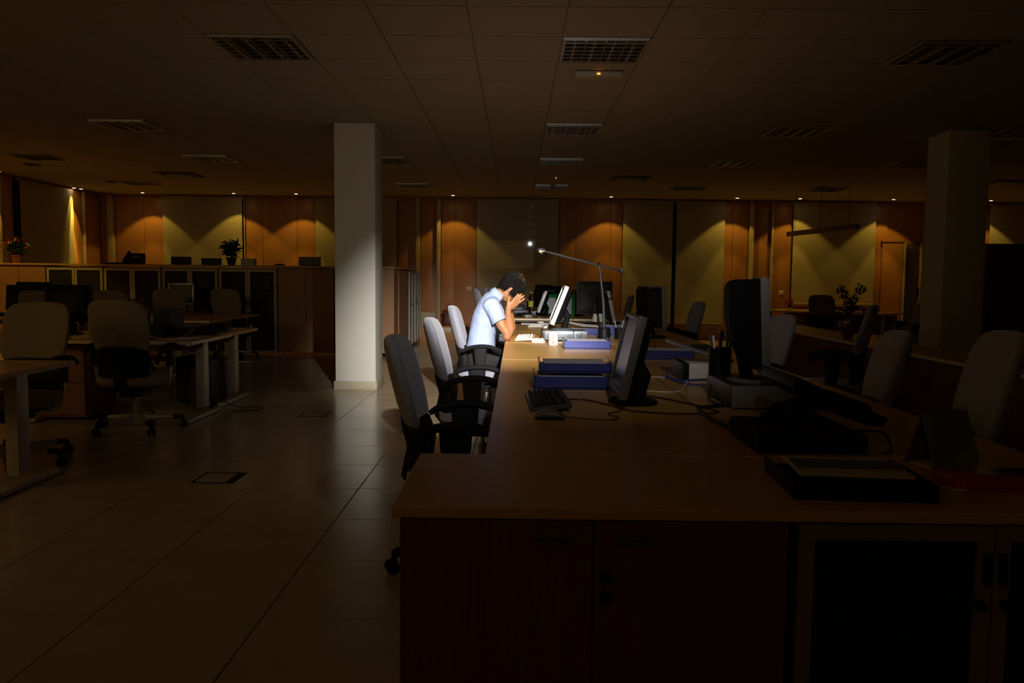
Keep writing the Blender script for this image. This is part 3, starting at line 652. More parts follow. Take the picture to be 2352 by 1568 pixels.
# ------------------------------------------------------------------ task chairs
def make_chair(label, loc, rz, loops=False, fab=M_fab, group=None, rzb=.3):
    t = thing('office_chair', label, 'chair', loc, rz, group)
    # seat
    rings = [ringsuper((-.02, 0, z), (1, 0, 0), (0, 1, 0), a_, b_, 28, 3.2) for z, a_, b_ in ((.345, .19, .19), (.352, .225, .225), (.375, .24, .24), (.405, .238, .238), (.42, .215, .215), (.425, .15, .15))]
    MB().loft(rings).build('seat', fab, t)
    MB().box((-.02, 0, .325), (.34, .30, .04), bev=.015).build('seat_pan', M_black, t)
    # upholstered back
    def bx(z): return -.215 - .10 * max(0, z - .52) / .42 - .015 * math.sin((z - .5) * 4)
    rings = []
    for z, wv, th in ((.575, .10, .012), (.585, .165, .026), (.62, .20, .034), (.70, .218, .037), (.80, .222, .036), (.88, .216, .034), (.92, .20, .031), (.945, .175, .026), (.958, .13, .018), (.963, .06, .008)):
        ring = ringsuper((bx(z), 0, z), (1, 0, 0), (0, 1, 0), th, wv, 28, 2.8)
        for p in ring: p.x += .045 * (p.y / .22) ** 2
        rings.append(ring)
    MB().loft(rings).build('backrest', fab, t)
    rings = []
    for z, wv, th in ((.36, .10, .02), (.375, .15, .03), (.43, .19, .038), (.52, .205, .044), (.60, .195, .042), (.635, .15, .034), (.65, .08, .02)):
        ring = ringsuper((bx(max(z, .52)) - .004, 0, z), (1, 0, 0), (0, 1, 0), th, wv, 28, 2.8)
        for p in ring: p.x += .045 * (p.y / .22) ** 2
        rings.append(ring)
    MB().loft(rings).build('back_shell', M_blackm, t)
    MB().tube([(-.235, 0, .50), (-.26, 0, .38), (-.20, 0, .30), (-.04, 0, .30)], [.03, .032, .03, .035], 10, squash=((0, 1, 0), 1.5)).build('back_stem', M_blackm, t)
    MB().box((0, 0, .285), (.22, .14, .06), bev=.02).build('tilt_mechanism', M_black, t)
    MB().cyl((0, 0, .10), (0, 0, .21), .026, .026).build('gas_lift_sleeve', M_grey, t); MB().cyl((0, 0, .20), (0, 0, .28), .014, .014).build('gas_lift_rod', M_chrome, t)
    for s_ in (-1, 1):
        y = s_ * .285
        pts = [(-.20, y, .590), (-.15, y, .618), (-.06, y, .634), (.03, y, .630), (.10, y, .606), (.125, y, .585)]
        sp = []; sr = []; rr_ = [.012, .017, .018, .018, .017, .010]
        for i in range(5):
            for k in range(4):
                u_ = k / 4; p0, p1, p2, p3 = [Vector(pts[max(0, min(5, i + q2))]) for q2 in (-1, 0, 1, 2)]
                sp.append(.5 * ((2 * p1) + (-p0 + p2) * u_ + (2 * p0 - 5 * p1 + 4 * p2 - p3) * u_ ** 2 + (-p0 + 3 * p1 - 3 * p2 + p3) * u_ ** 3)); sr.append(rr_[i] * (1 - u_) + rr_[i + 1] * u_)
        sp.append(Vector(pts[-1])); sr.append(.006)
        am = MB().tube(sp, sr, 12, squash=((0, 1, 0), 2.0)).build('armrest', M_blackm, t)
        if loops:
            MB().tube([(-.05, y, .60), (-.05, y, .47), (-.045, y * .985, .385), (-.03, y * .90, .335), (-.02, y * .7, .318), (-.02, y * .35, .315)], .0115, 10).build('arm_tube', M_chrome, am)
            MB().box((-.05, y, .545), (.085, .032, .13), bev=.012).build('arm_sleeve', M_blackm, am)
        else:
            rings = [ringsuper((-.05, y * k2, z), (1, 0, 0), (0, 1, 0), a_, .020, 16, 3) for z, a_, k2 in ((.62, .056, 1), (.56, .052, 1), (.46, .040, 1), (.38, .034, 1), (.335, .034, .96), (.312, .03, .85))]
            MB().loft(rings).build('arm_post', M_blackm, am)
            MB().box((-.05, y * .62, .315), (.06, .20, .016), bev=.004).build('arm_bracket', M_black, am)
    bs = MB().lathe([(.0, .062), (.05, .065), (.05, .11), (.034, .125), (.0, .125)], seg=16).build('hub', M_metalleg, t)
    for k in range(5):
        a_ = rzb + 2 * PI * k / 5; u = Vector((math.cos(a_), math.sin(a_), 0)); v = Vector((-u.y, u.x, 0))
        rings = [ringsuper(u * r_ + Vector((0, 0, z)), v, (0, 0, 1), hw, hh, 12, 3) for r_, z, hw, hh in ((.035, .095, .026, .024), (.16, .092, .022, .018), (.265, .088, .020, .014))]
        lg_ = MB().loft(rings).build('leg', M_metalleg, t)
        rings = [ringsuper(u * r_ + Vector((0, 0, z)), v, (0, 0, 1), hw, hh, 12, 3) for r_, z, hw, hh in ((.255, .087, .024, .018), (.315, .084, .024, .018), (.335, .074, .020, .016))]
        MB().loft(rings).build('leg_end_cap', M_black, lg_)
        b = MB()
        for q_ in (-1, 1): b.cyl(u * .335 + v * q_ * .010 + Vector((0, 0, .027)), u * .335 + v * q_ * .024 + Vector((0, 0, .027)), .027, seg=16)
        b.cyl(u * .33 + Vector((0, 0, .03)), u * .322 + Vector((0, 0, .08)), .010, seg=8)
        b.build('castor', M_black, lg_)
    return t
G = 'task chairs'
ch = make_chair('grey task chair nearest the camera, left of the desk row', (-.185, 3.33, 0), 0, rzb=R(203))
for x, y, rz, lab in ((-.195, 4.82, 0, 'grey task chair second from the front, left of the desk row'),
                      (-.235, 6.98, R(-2), 'pale task chair in which the woman sits'),
                      (-.23, 11.15, R(4), 'grey task chair just behind the woman at the farther desks'),
                      (-.17, 12.75, R(-4), 'dark task chair deeper behind the woman, beside the wall switch'),
                      (1.62, 5.75, R(186), 'task chair half hidden behind the tall dark monitor'),
                      (1.78, 9.15, R(184), 'task chair standing before the narrow cream blind'),
                      (1.50, 12.7, R(178), 'task chair behind the thin desk lamp, before the first narrow blind'),
                      (2.46, 6.35, R(157), 'side-on task chair pulled out by the dark cabinets, seat visible'),
                      (1.60, 4.05, R(172), 'grey task chair at the right desk edge, left of the largest one'),
                      (1.47, 2.98, R(168), 'large grey task chair at the right edge of the picture'),
                      (5.55, 11.4, R(188), 'dark task chair by the far door at the right')):
    c_ = dup(ch, (x, y, 0), rz, lab)
    ks = 1.07 if ('side-on' in lab or 'large grey' in lab) else 1.10 if 'behind the woman' in lab else 1
    if ks > 1:      # backrest set higher on these
        remap()
        for k_ in kids(c_):
            if k_.name.startswith('back'): k_.scale = (1, 1, ks)
ch2 = make_chair('sand task chair with chrome arm loops, facing away at the left desk', (-2.93, 6.17, 0), PI / 2, True, M_fabw, rzb=.1)
ch2.scale = (1, 1, 1.055)
for x, y, rz, lab in ((-3.17, 5.04, R(-90), 'sand task chair at the left edge beyond the nearest desk'),
                      (-5.35, 9.25, R(92), 'sand task chair left of the black monitor in the second left block'),
                      (-4.85, 9.90, R(88), 'dim task chair just left of the sand chair with chrome loops'),
                      (-4.68, 11.10, R(90), 'dim task chair overlapping the silver-rimmed monitor'),
                      (-4.10, 11.66, R(86), 'dim task chair right of the silver-rimmed monitor, before the cabinets')):
    dup(ch2, (x, y, 0), rz, lab)

dup(ch2, (5.12, 13.3, 0), R(-92), 'pale task chair at the meeting table by the flowers').scale = (1, 1, 1.02)

# ------------------------------------------------------------------ computer things
def monitor(label, loc, rz, w=.37, h=.31, zc=.25, tilt=12, bez=M_silver, back=M_black, base='disc', t_=.035, hump=.05, basem=None, boxy=False, off=(.03, 0), group=None):
    """screen faces local +x; origin on the surface under the stand"""
    t = thing('monitor', label, 'monitor', loc, rz, group)
    Rm = Matrix.Rotation(R(-tilt), 3, 'Y')
    c = Vector((off[0], off[1], zc))
    P = lambda v: c + Rm @ Vector(v)
    b = MB(); f = .018
    b.box(P((0, (w - f) / 2, 0)), (t_, f, h), rot=Rm, bev=.003); b.box(P((0, -(w - f) / 2, 0)), (t_, f, h), rot=Rm, bev=.003)
    b.box(P((0, 0, (h - f) / 2)), (t_, w - 2 * f, f), rot=Rm, bev=.003); b.box(P((0, 0, -(h - f * 1.6) / 2)), (t_, w - 2 * f, f * 1.6), rot=Rm, bev=.003)
    b.build('bezel', bez, t)
    MB().box(P((.006, 0, .004)), (.006, w - 2 * f, h - 2 * f), rot=Rm).build('screen', M_screen, t, smooth=False)
    b = MB(); rings = []
    for dx, k2 in ((-.002, .97), (-.02, .95), (-.02 - hump * .6, .78), (-.02 - hump, .5)):
        rings.append([P((dx, y_ * w / 2 * k2, z_ * h / 2 * k2)) for y_, z_ in ((-1, -1), (1, -1), (1, 1), (-1, 1))])
    if boxy:
        prof = [(-.01, -.17), (-.01, .195), (-.09, .197), (-.115, .192), (-.130, .180), (-.138, .160), (-.142, .05), (-.130, -.06), (-.10, -.13), (-.05, -.17)]
        b.poly([P((x_, -w / 2 + .012, z_)) for x_, z_ in prof], Vector((0, w - .024, 0)))
    else: b.loft(rings)
    b.build('rear_housing', back, t, smooth=False)
    bm_ = basem or back
    MB().tube([P((-.03, 0, 0)), (-.05, 0, zc * .55), (-.02, 0, .015)], [.03, .026, .03], 10, squash=((0, 1, 0), 1.5)).build('stand_neck', back, t)
    if base == 'disc': MB().loft([ringsuper((0, 0, z), (1, 0, 0), (0, 1, 0), a_, b2, 28, 2.2) for z, a_, b2 in ((0, .10, .12), (.008, .105, .125), (.016, .09, .11), (.020, .05, .06))]).build('stand_base', bm_, t)
    else: MB().box((0, 0, .01), (.20, .24, .02), bev=.006).build('stand_base', bm_, t)
    return t
def keyboard(label, loc, rz, m=M_dark, mk=M_black, tilt=4):
    """long axis local y, user on the -x side"""
    t = thing('keyboard', label, 'keyboard', loc, rz)
    Rm = Matrix.Rotation(R(-tilt), 3, 'Y')
    MB().box((0, 0, .014), (.165, .45, .018), rot=Rm, bev=.005).build('keyboard_body', m, t)
    b = MB()
    for i in range(6):
        for j in range(21):
            if j in (15, 18) and i: pass
            x = -.062 + i * .0215 + (.006 if i == 5 else 0); y = .205 - j * .0205
            if j in (15,): continue
            b.box(Rm @ Vector((x, y, .013)) + Vector((0, 0, .0155)), (.016, .016, .009), rot=Rm, taper=.8)
    b.build('keys', mk, t, smooth=False, kind='stuff')
    for s_ in (-1, 1): MB().box((.06, s_ * .19, .006), (.012, .03, .012)).build('foot', m, t)
    return t
def mouse(label, loc, rz, m=M_grey, m2=M_black):
    t = thing('computer_mouse', label, 'mouse', loc, rz)
    MB().loft([ringsuper((x, 0, h_ * .55), (0, 1, 0), (0, 0, 1), w_, h_ * .45, 14, 2.4) for x, w_, h_ in ((-.058, .008, .012), (-.052, .022, .024), (-.02, .030, .038), (.02, .030, .034), (.05, .024, .022), (.058, .010, .012))]).build('shell', m, t)
    MB().loft([ringsuper((0, 0, z), (1, 0, 0), (0, 1, 0), .057 * k2, .031 * k2, 20, 2.4) for z, k2 in ((0, .95), (.006, 1), (.012, .98))]).build('underside', m2, t)
    MB().cyl((.035, -.004, .03), (.035, .004, .03), .008, seg=10).build('wheel', m2, t)
    return t
def tray(label, loc, rz, w=.345, d=.26, h=.065, paper=True, m=M_blue, pm=M_paper, seed=1):
    """letter tray: opening towards local +y"""
    t = thing('letter_tray', label, 'tray', loc, rz)
    b = MB(); e = .004
    b.box((0, 0, e / 2 + .006), (w, d, e)); b.box((0, -d / 2 + e / 2, h * .40), (w, e, h * .78)); b.box((-w / 2 + e / 2, 0, h / 2), (e, d, h - .006)); b.box((w / 2 - e / 2, 0, h / 2), (e, d, h - .006)); b.box((0, d / 2 - e / 2, h * .25), (w, e, h * .4))
    b.build('tray_body', m, t, smooth=False)
    b = MB()
    for sx in (-1, 1):
        for sy in (-1, 1): b.cyl((sx * (w / 2 - .02), sy * (d / 2 - .02), 0), (sx * (w / 2 - .02), sy * (d / 2 - .02), .008), .008, seg=8)
    b.build('feet', M_black, t)
    if paper:
        random.seed(seed)
        for k in range(5): MB().box((random.uniform(-.006, .006), random.uniform(-.006, .004), .014 + k * (h * .8 - .010) / 5), (w - .05, d - .04, (h * .8 - .010) / 5 - .001), rot=Matrix.Rotation(R(random.uniform(-2, 2)), 3, 'Z')).build('paper_stack', pm, t, smooth=False)
    return t
def pc_box(label, loc, rz, sx=.36, sy=.34, sz=.075, m=M_silver, front=M_dark):
    """slim desktop computer, front towards local -x"""
    t = thing('desktop_computer', label, 'computer', loc, rz)
    MB().box((0, 0, sz / 2 + .006), (sx, sy, sz - .006), bev=.004).build('case', m, t)
    MB().box((-sx / 2 - .008, 0, sz / 2 + .006), (.02, sy, sz), bev=.006).build('front_panel', front, t)
    b = MB()
    for k in range(16):
        for j in range(4): b.box((sx * .05 + k * .011, -sy / 2 - .001, .022 + j * .011), (.006, .004, .006))
    b.build('vent_holes', M_black, t, smooth=False, kind='stuff')
    for k in range(5): MB().box((-sx / 2 - .012, -sy / 2 + .005, .018 + k * .011), (.02, .014, .005)).build('front_slot', M_black, t, smooth=False)
    for a_ in (-1, 1):
        for b_ in (-1, 1): MB().cyl((a_ * sx * .4, b_ * sy * .4, 0), (a_ * sx * .4, b_ * sy * .4, .008), .012, seg=8).build('foot', M_black, t)
    return t
def cable(label, pts, r, m, name='cable'):
    P = [Vector(p) for p in pts]; out = []
    for i in range(len(P) - 1):
        p0, p1, p2, p3 = P[max(i - 1, 0)], P[i], P[i + 1], P[min(i + 2, len(P) - 1)]
        for k in range(5):
            s_ = k / 5; out.append(.5 * ((2 * p1) + (-p0 + p2) * s_ + (2 * p0 - 5 * p1 + 4 * p2 - p3) * s_ ** 2 + (-p0 + 3 * p1 - 3 * p2 + p3) * s_ ** 3))
    out.append(P[-1])
    return tag(MB().tube(out, r, 8).build(name, m), label, 'cable')

# first left desk
Z = HD + .001
monitor('grey monitor tilted back on the nearest left desk', (.50, 3.40, Z), PI, w=.385, h=.345, zc=.205, tilt=13, bez=mat('taupe_plastic', (.11, .095, .08), rough=.35), back=M_black, hump=.045, basem=M_black)
keyboard('black keyboard on the nearest left desk', (.135, 3.36, Z), R(2), M_dark, M_black, 7)
mouse('grey-topped mouse beside the black keyboard', (.13, 2.97, Z), R(0), mat('mouse_top_grey', (.16, .15, .13), rough=.35), M_black)
cable('dark red cord from the black keyboard past the monitor foot', [(.215, 3.40, Z + .01), (.30, 3.42, Z + .006), (.40, 3.28, Z + .004), (.46, 3.16, Z + .004), (.60, 3.10, Z + .004), (.78, 3.12, Z + .004), (.79, 3.22, Z + .004), (.68, 3.45, Z + .004), (.60, 3.55, Z + .006), (.54, 3.52, Z + .03)], .0035, M_cred)
cable('thin dark cord of the grey-topped mouse', [(.19, 2.97, Z + .01), (.27, 2.96, Z + .003), (.36, 2.95, Z + .003), (.39, 3.0, Z + .003), (.36, 3.08, Z + .003), (.41, 3.15, Z + .003), (.42, 3.22, Z + .003)], .0022, M_cred)
# stacked trays on desk 2
tray('lower blue letter tray of the stack behind the black keyboard', (.27, 3.90, Z), 0, w=.365, d=.26, h=.078, seed=4)
tray('upper blue letter tray with paper, top of the stack', (.285, 3.93, Z + .074), 0, w=.345, d=.25, h=.060, seed=5)
# lit desk
tray('lit blue tray full of papers right of the mug', (.535, 6.12, Z), 0, w=.35, d=.25, h=.078, seed=6)
t = thing('mug', 'white mug standing left of the lit blue tray', 'mug', (.297, 6.34, Z))
MB().lathe([(.0, 0), (.036, 0), (.039, .004), (.040, .104), (.0375, .104), (.036, .01), (.0, .01)], seg=28).build('mug_body', M_white, t)
MB().tube([(0, -.038, .082), (0, -.062, .078), (0, -.066, .05), (0, -.060, .03), (0, -.038, .026)], .006, 8).build('handle', M_white, t)
keyboard('white keyboard in front of the woman', (.085, 6.92, Z), R(-3), M_beige, M_white, 3)
mouse('white mouse beside the white keyboard', (.185, 6.60, Z), 0, M_white, M_white)
pc_box('silver slim computer under the woman\'s monitor', (.42, 6.93, Z), 0, .36, .36, .082)
monitor('silver monitor tilted back in front of the woman', (.395, 6.93, Z + .084), PI, w=.37, h=.345, zc=.215, tilt=21, bez=M_bright, back=M_black, basem=M_silver, hump=.05)
cable('white cord behind the mug', [(.24, 6.62, Z + .01), (.33, 6.56, Z + .004), (.40, 6.58, Z + .004), (.47, 6.50, Z + .004), (.50, 6.42, Z + .004)], .003, M_white)
t = thing('picture_frame', 'small dark picture frame leaning behind the lit blue tray', 'picture frame', (.475, 6.40, Z))
MB().box((0, 0, .055), (.012, .085, .105), rot=Matrix.Rotation(R(-14), 3, 'Y'), bev=.002).build('frame', M_silver, t); MB().box((.034, 0, .048), (.004, .04, .098), rot=Matrix.Rotation(R(22), 3, 'Y')).build('easel_leg', M_dark, t)
# desk lamp with long counterweighted arm
t = thing('desk_lamp', 'black thin desk lamp with a long balanced arm', 'lamp', (.78, 7.10, Z))
MB().lathe([(.0, 0), (.055, 0), (.055, .085), (.045, .10), (.0, .10)], seg=20).build('base', M_black, t)
MB().tube([(0, 0, .09), (-.012, 0, .34)], [.016, .012], 10).build('lower_stem', M_steel, t); MB().tube([(-.012, 0, .33), (-.055, 0, .66)], [.011, .009], 10).build('upper_stem', M_steel, t)
aL = Vector((-.585, 0, .775)); aR = Vector((.150, 0, .592))
dv = (aR - aL).normalized()
MB().tube([aL + dv * .05, aL + dv * .12, aR], [.006, .0085, .0085], 8).build('arm', M_steel, t)
MB().box(aR, (.020, .03, .062), rot=Matrix.Rotation(R(-22), 3, 'Y'), bev=.004).build('counterweight', M_steel, t)
MB().ball((-.056, 0, .655), .014, 10).build('pivot', M_black, t)
MB().poly([aL + Vector((-.02, -.03, .0)), aL + Vector((.012, -.035, .016)), aL + Vector((.055, -.02, .004)), aL + Vector((.062, -.015, -.016)), aL + Vector((.0, -.03, -.006))], (0, .06, 0)).build('lamp_head', M_steel, t)
MB().tube([aL + Vector((-.022, 0, -.012)), aL + Vector((.035, 0, -.028)), aL + Vector((-.05, 0, -.075))], .0028, 6).build('wire_handle', M_chrome, t)
MB().box(aL + Vector((.028, 0, -.010)), (.045, .03, .008), bev=.002).build('halogen_bulb', mat('desk_lamp_bulb', (1, .9, .7), emit=(1.0, .62, .22), es=14), t)
HL = Vector((.78, 7.10, Z)) + aL + Vector((.03, 0, -.022))
light('desk_lamp_halogen', 'SPOT', HL, 17.0, (1.0, .56, .16), (.02, 6.98, .70), spot_size=R(88), spot_blend=.6, shadow_soft_size=.012)
t = thing('pen_cup', 'black pen cup at the foot of the thin desk lamp', 'pen cup', (.91, 7.08, Z))
MB().lathe([(.0, 0), (.04, 0), (.042, .10), (.038, .10), (.036, .006), (0, .006)]).build('cup', M_black, t)
for k, (m_, dx) in enumerate(((mat('teal_pen', (.02, .25, .18)), .01), (M_beige, -.02), (M_white, .02))): MB().cyl((dx * .5, 0, .02), (dx * 2, .01 * k, .16), .004, seg=6).build('pen', m_, t)
# behind the woman, last desk of the block
tray('blue tray with a loose white sheet behind the woman\'s monitor', (.62, 7.72, Z), R(3), w=.36, d=.26, h=.07, seed=9)
t = thing('paper_sheet', 'white sheet curling over the blue tray behind the monitor', 'paper', (.60, 7.66, Z + .072))
b = MB(); n = 8
for k in range(n):
    a0, a1 = k / n, (k + 1) / n; f_ = lambda s_: .055 * (1 - s_) ** 2
    b.poly([(-.17 + .36 * a0, -.08, f_(a0)), (-.17 + .36 * a1, -.08 , f_(a1)), (-.17 + .36 * a1, .12, f_(a1) + .01), (-.17 + .36 * a0, .12, f_(a0) + .01)], (0, 0, .001))
b.build('sheet', M_paper, t)
MB().box((.12, .02, .004), (.2, .14, .003), rot=Matrix.Rotation(.2, 3, 'Z')).build('under_sheet', M_beige, t)
tray('blue tray right of the curling white sheet, under the grey speaker', (1.02, 7.75, Z), R(-2), w=.40, d=.28, h=.105, seed=11)
t = thing('speaker', 'grey tapered speaker standing on a blue tray', 'speaker', (.80, 7.86, Z + .11))
MB().loft([ringsuper((0, 0, z), (1, 0, 0), (0, 1, 0), a_, a_ * .8, 20, 3) for z, a_ in ((0, .058), (.004, .06), (.07, .048), (.078, .040))]).build('speaker_body', mat('warm_grey_plastic', (.30, .26, .22), rough=.5), t); MB().box((0, -.05, .04), (.05, .006, .045), bev=.004).build('grille', M_grey, t)
keyboard('pale keyboard on the desk behind the woman', (.28, 8.75, Z), R(-20), M_beige, M_white, 2)
mouse('pale mouse on the desk behind the woman', (.34, 8.42, Z), R(10), M_white, M_beige)
t = thing('flat_folder', 'thin pale folder lying at the far edge of the block', 'folder', (.24, 9.27, Z)); MB().box((0, 0, .006), (.36, .15, .010), bev=.002).build('cover', mat('pale_folder_card', (.62, .64, .72), rough=.6), t, smooth=False); MB().box((0, 0, .003), (.35, .145, .004)).build('pages', M_paper, t, smooth=False)
monitor('dark monitor seen edge-on behind the lamp stem', (.97, 8.62, Z), 0, w=.36, h=.34, zc=.235, tilt=12, bez=M_grey, back=M_black)
# farther block
monitor('dark monitor with a bright rim on the farther left desks', (.40, 11.5, Z), PI, w=.36, h=.32, zc=.20, tilt=20, bez=M_bright, back=M_black)
monitor('large black monitor turned to the camera on the farther desks', (.42, 12.75, Z), R(215), w=.38, h=.36, zc=.25, tilt=14, bez=M_black, back=M_black)
monitor('pale monitor seen edge-on right of the green bags', (.86, 11.8, Z), R(8), w=.34, h=.33, zc=.20, tilt=6, bez=M_grey, back=mat('olive_plastic', (.12, .11, .08), rough=.5))
monitor('large dark grey monitor with its back to the camera', (1.07, 11.0, Z), PI / 2, w=.485, h=.45, zc=.27, tilt=2, bez=M_dark, back=mat('graphite_plastic', (.050, .050, .050), rough=.5), hump=.02, base='box')
monitor('small black monitor behind the green bags', (.62, 12.9, Z), R(250), w=.36, h=.30, zc=.26, tilt=4, bez=M_black, back=M_black)
for x, y, lab, s_ in ((.50, 11.75, 'green plastic bag with a pale panel behind the silver monitor', .9), (.72, 11.55, 'green plastic bag right of the silver monitor', 1)):
    t = thing('shopping_bag', lab, 'bag', (x, y, Z))
    MB().loft([ringsuper((0, 0, z), (1, 0, 0), (0, 1, 0), a_ * s_, b_, 14, 4) for z, a_, b_ in ((0, .12, .06), (.03, .13, .07), (.2, .125, .065), (.29, .13, .04), (.30, .125, .03))]).build('bag_body', M_green, t)
    MB().box((.02 * s_, -.07, .14), (.10, .004, .22)).build('pale_panel', mat('lilac_print', (.45, .42, .50), rough=.5), t, smooth=False)
    MB().tube([(-.06, 0, .29), (-.04, 0, .35), (.04, 0, .35), (.06, 0, .29)], .005, 6).build('handle', M_green, t)
t = thing('water_bottle', 'clear bottle with a yellow label standing on the farther desk', 'bottle', (.225, 12.2, Z))
MB().lathe([(.0, 0), (.038, 0), (.041, .01), (.041, .17), (.038, .19), (.04, .21), (.03, .26), (.015, .29), (.0145, .31), (0, .31)], seg=16).build('bottle_body', M_glass, t)
MB().lathe([(.0415, .10), (.0425, .10), (.0425, .19), (.0415, .19)], seg=16).build('label_band', M_yell, t); MB().lathe([(0, .305), (.017, .305), (.017, .325), (0, .325)], seg=12).build('cap', M_white, t)
t = thing('disc_spindle', 'black stack of rings with bright rims beside the large dark monitor', 'discs', (.925, 11.66, Z))
for k in range(4): MB().lathe([(0, .035 * k), (.05, .035 * k), (.05, .035 * k + .03), (0, .035 * k + .03)], seg=16).build('ring', M_black, t); MB().lathe([(.048, .035 * k + .03), (.052, .035 * k + .03), (.052, .035 * k + .034), (.048, .035 * k + .034)], seg=16).build('rim', M_chrome, t)
cable('black cord arching up to the large dark monitor', [(.90, 11.55, Z + .14), (.88, 11.4, Z + .26), (.90, 11.2, Z + .37), (.96, 11.05, Z + .40)], .005, M_black)
keyboard('black keyboard on the farther left desk', (.12, 11.45, Z), R(12), M_dark, M_black, 3)
mouse('white mouse at the near edge of the farther left desk', (.175, 10.98, Z), R(5), M_white, M_beige)
for x, y, z, sx, sy, sz, m_, lab in ((.06, 12.0, 0, .24, .2, .06, M_dark, 'low dark device behind the woman\'s hands'), (.02, 12.35, 0, .26, .2, .12, M_black, 'black device box farther behind the woman\'s hands'), (.14, 12.9, 0, .2, .18, .16, M_cherry, 'brown box behind the bottle')):
    t = thing('device_box', lab, 'box', (x, y, Z)); MB().box((0, 0, sz / 2), (sx, sy, sz), bev=.006).build('casing', m_, t); MB().box((0, -sy / 2 - .002, sz / 2), (sx * .6, .004, sz * .35)).build('front_plate', M_grey, t)
tray('small blue tray behind the bottle', (.36, 12.1, Z), 0, w=.24, d=.2, h=.05, seed=3)
# right row
Zr = Z
pc_box('black-sided computer box under the tall dark monitor', (1.06, 3.47, Zr), R(90), .43, .36, .090, M_dark, M_grey)
monitor('tall dark monitor with a silver edge, largest on the desks', (1.01, 3.42, Zr + .092), R(-11), w=.36, h=.40, zc=.242, tilt=3, bez=M_grey, back=mat('soot_plastic', (.007, .007, .008), rough=.8, spec=.12), basem=M_grey, hump=.14, boxy=True)
t = thing('pen_cup', 'black pen cup full of pens left of the tall monitor', 'pen cup', (.925, 3.635, Zr + .092))
MB().lathe([(.0, 0), (.048, 0), (.052, .125), (.048, .125), (.045, .006), (0, .006)]).build('cup', M_black, t)
for k, (m_, dx, dy, hh) in enumerate(((M_chrome, -.042, -.01, .185), (M_white, -.026, .01, .18), (mat('red_pen', (.30, .01, .012)), -.008, -.02, .195), (M_grey, .008, .02, .20), (mat('blue_pen', (.02, .16, .30)), .028, -.015, .195), (M_black, .045, .0, .18), (M_dark, .036, .02, .175))):
    MB().cyl((dx * .5, dy * .5, .01), (dx * 1.15, dy, hh), .0055, seg=8).build('pen', m_, t)
MB().cyl((.005, .01, .17), (.005, .01, .205), .016, .012, 10).build('brush', M_grey, t)
# white dock with a slab resting on it, further back
t = thing('docking_box', 'white box with black ends under a dark slab on the right desk', 'computer', (1.01, 4.30, Zr))
MB().box((0, 0, .045), (.22, .28, .09), bev=.006).build('box_body', M_white, t); MB().box((-.125, 0, .045), (.035, .28, .09), bev=.004).build('end_panel', M_black, t)
MB().tube([(.0, -.142, .005), (.015, -.142, .05), (.04, -.142, .085)], .0015, 5).build('groove', M_grey, t)
t = thing('laptop', 'closed silver-edged laptop lying over the white box', 'laptop', (.98, 4.31, Zr + .135))
MB().box((0, 0, .010), (.32, .27, .018), rot=Matrix.Rotation(R(17), 3, 'Y'), bev=.004).build('base', M_grey, t); MB().box((.004, 0, .014), (.32, .27, .008), rot=Matrix.Rotation(R(17), 3, 'Y'), bev=.003).build('lid', M_dark, t)
cable('blue cord curling left of the white box', [(.85, 4.35, Zr + .03), (.80, 4.25, Zr + .02), (.84, 4.10, Zr + .01), (.93, 3.98, Zr + .03), (1.02, 3.90, Zr + .04)], .005, M_cblue)
cable('second blue cord below the first', [(.79, 4.30, Zr + .01), (.84, 4.05, Zr + .005), (.92, 3.95, Zr + .005), (.99, 3.9, Zr + .01)], .004, M_cblue)
cable('pale cord running behind the near monitor, upper one', [(.58, 4.05, Zr + .004), (.66, 4.30, Zr + .004), (.74, 4.28, Zr + .004), (.82, 4.25, Zr + .004)], .0035, M_white)
cable('pale cord running behind the near monitor, lower one', [(.55, 3.78, Zr + .004), (.68, 3.70, Zr + .004), (.78, 3.76, Zr + .004), (.86, 4.0, Zr + .02)], .0035, M_white)
cable('thick black cord looping in front of the computer box', [(1.0, 3.26, Zr + .02), (.86, 3.30, Zr + .006), (.74, 3.22, Zr + .006), (.73, 3.00, Zr + .006), (.76, 2.80, Zr + .006), (.84, 2.78, Zr + .006), (.90, 2.92, Zr + .006), (.84, 3.0, Zr + .008), (.77, 2.86, Zr + .012)], .006, M_black)
cable('grey cord coiled left of the computer box', [(.90, 3.62, Zr + .08), (.86, 3.55, Zr + .02), (.84, 3.4, Zr + .006), (.87, 3.3, Zr + .012), (.89, 3.45, Zr + .02), (.88, 3.6, Zr + .05)], .005, M_dark)
tray('single blue tray on the right-hand desks', (1.01, 5.40, Zr), R(-2), w=.34, d=.26, h=.075, seed=21)
t = thing('small_adapter', 'tiny white adapter lying behind the single blue tray', 'adapter', (.95, 5.92, Zr)); MB().box((0, 0, .014), (.05, .04, .026), bev=.005).build('casing', M_white, t); MB().tube([(.02, 0, .012), (.06, -.02, .02), (.08, .02, .03)], .004, 6).build('plug', M_black, t)
t = thing('paper_sheet', 'loose lilac papers on the desk under the twin monitors', 'paper', (1.13, 7.15, Zr))
for k in range(4): MB().box((.0, 0, .006 + k * .011), (.11, .20 - k * .03, .008), rot=Matrix.Rotation(R(k * 7 - 8), 3, 'Z')).build('sheet', M_paper, t, smooth=False)
keyboard('black keyboard at the right desk edge', (1.40, 5.95, Zr), R(178), M_dark, M_black, 3)
keyboard('black keyboard in the dark on the nearest right desk', (1.36, 3.45, Zr), R(180), M_dark, M_black, 3)
t = thing('paper_note', 'small pale note at the right desk edge', 'note', (1.48, 4.25, Zr)); MB().box((0, 0, .004), (.10, .12, .005), rot=Matrix.Rotation(.2, 3, 'Z')).build('note_pad', M_beige, t); MB().box((.0, .0, .008), (.08, .1, .002), rot=Matrix.Rotation(.35, 3, 'Z')).build('top_sheet', M_paper, t)
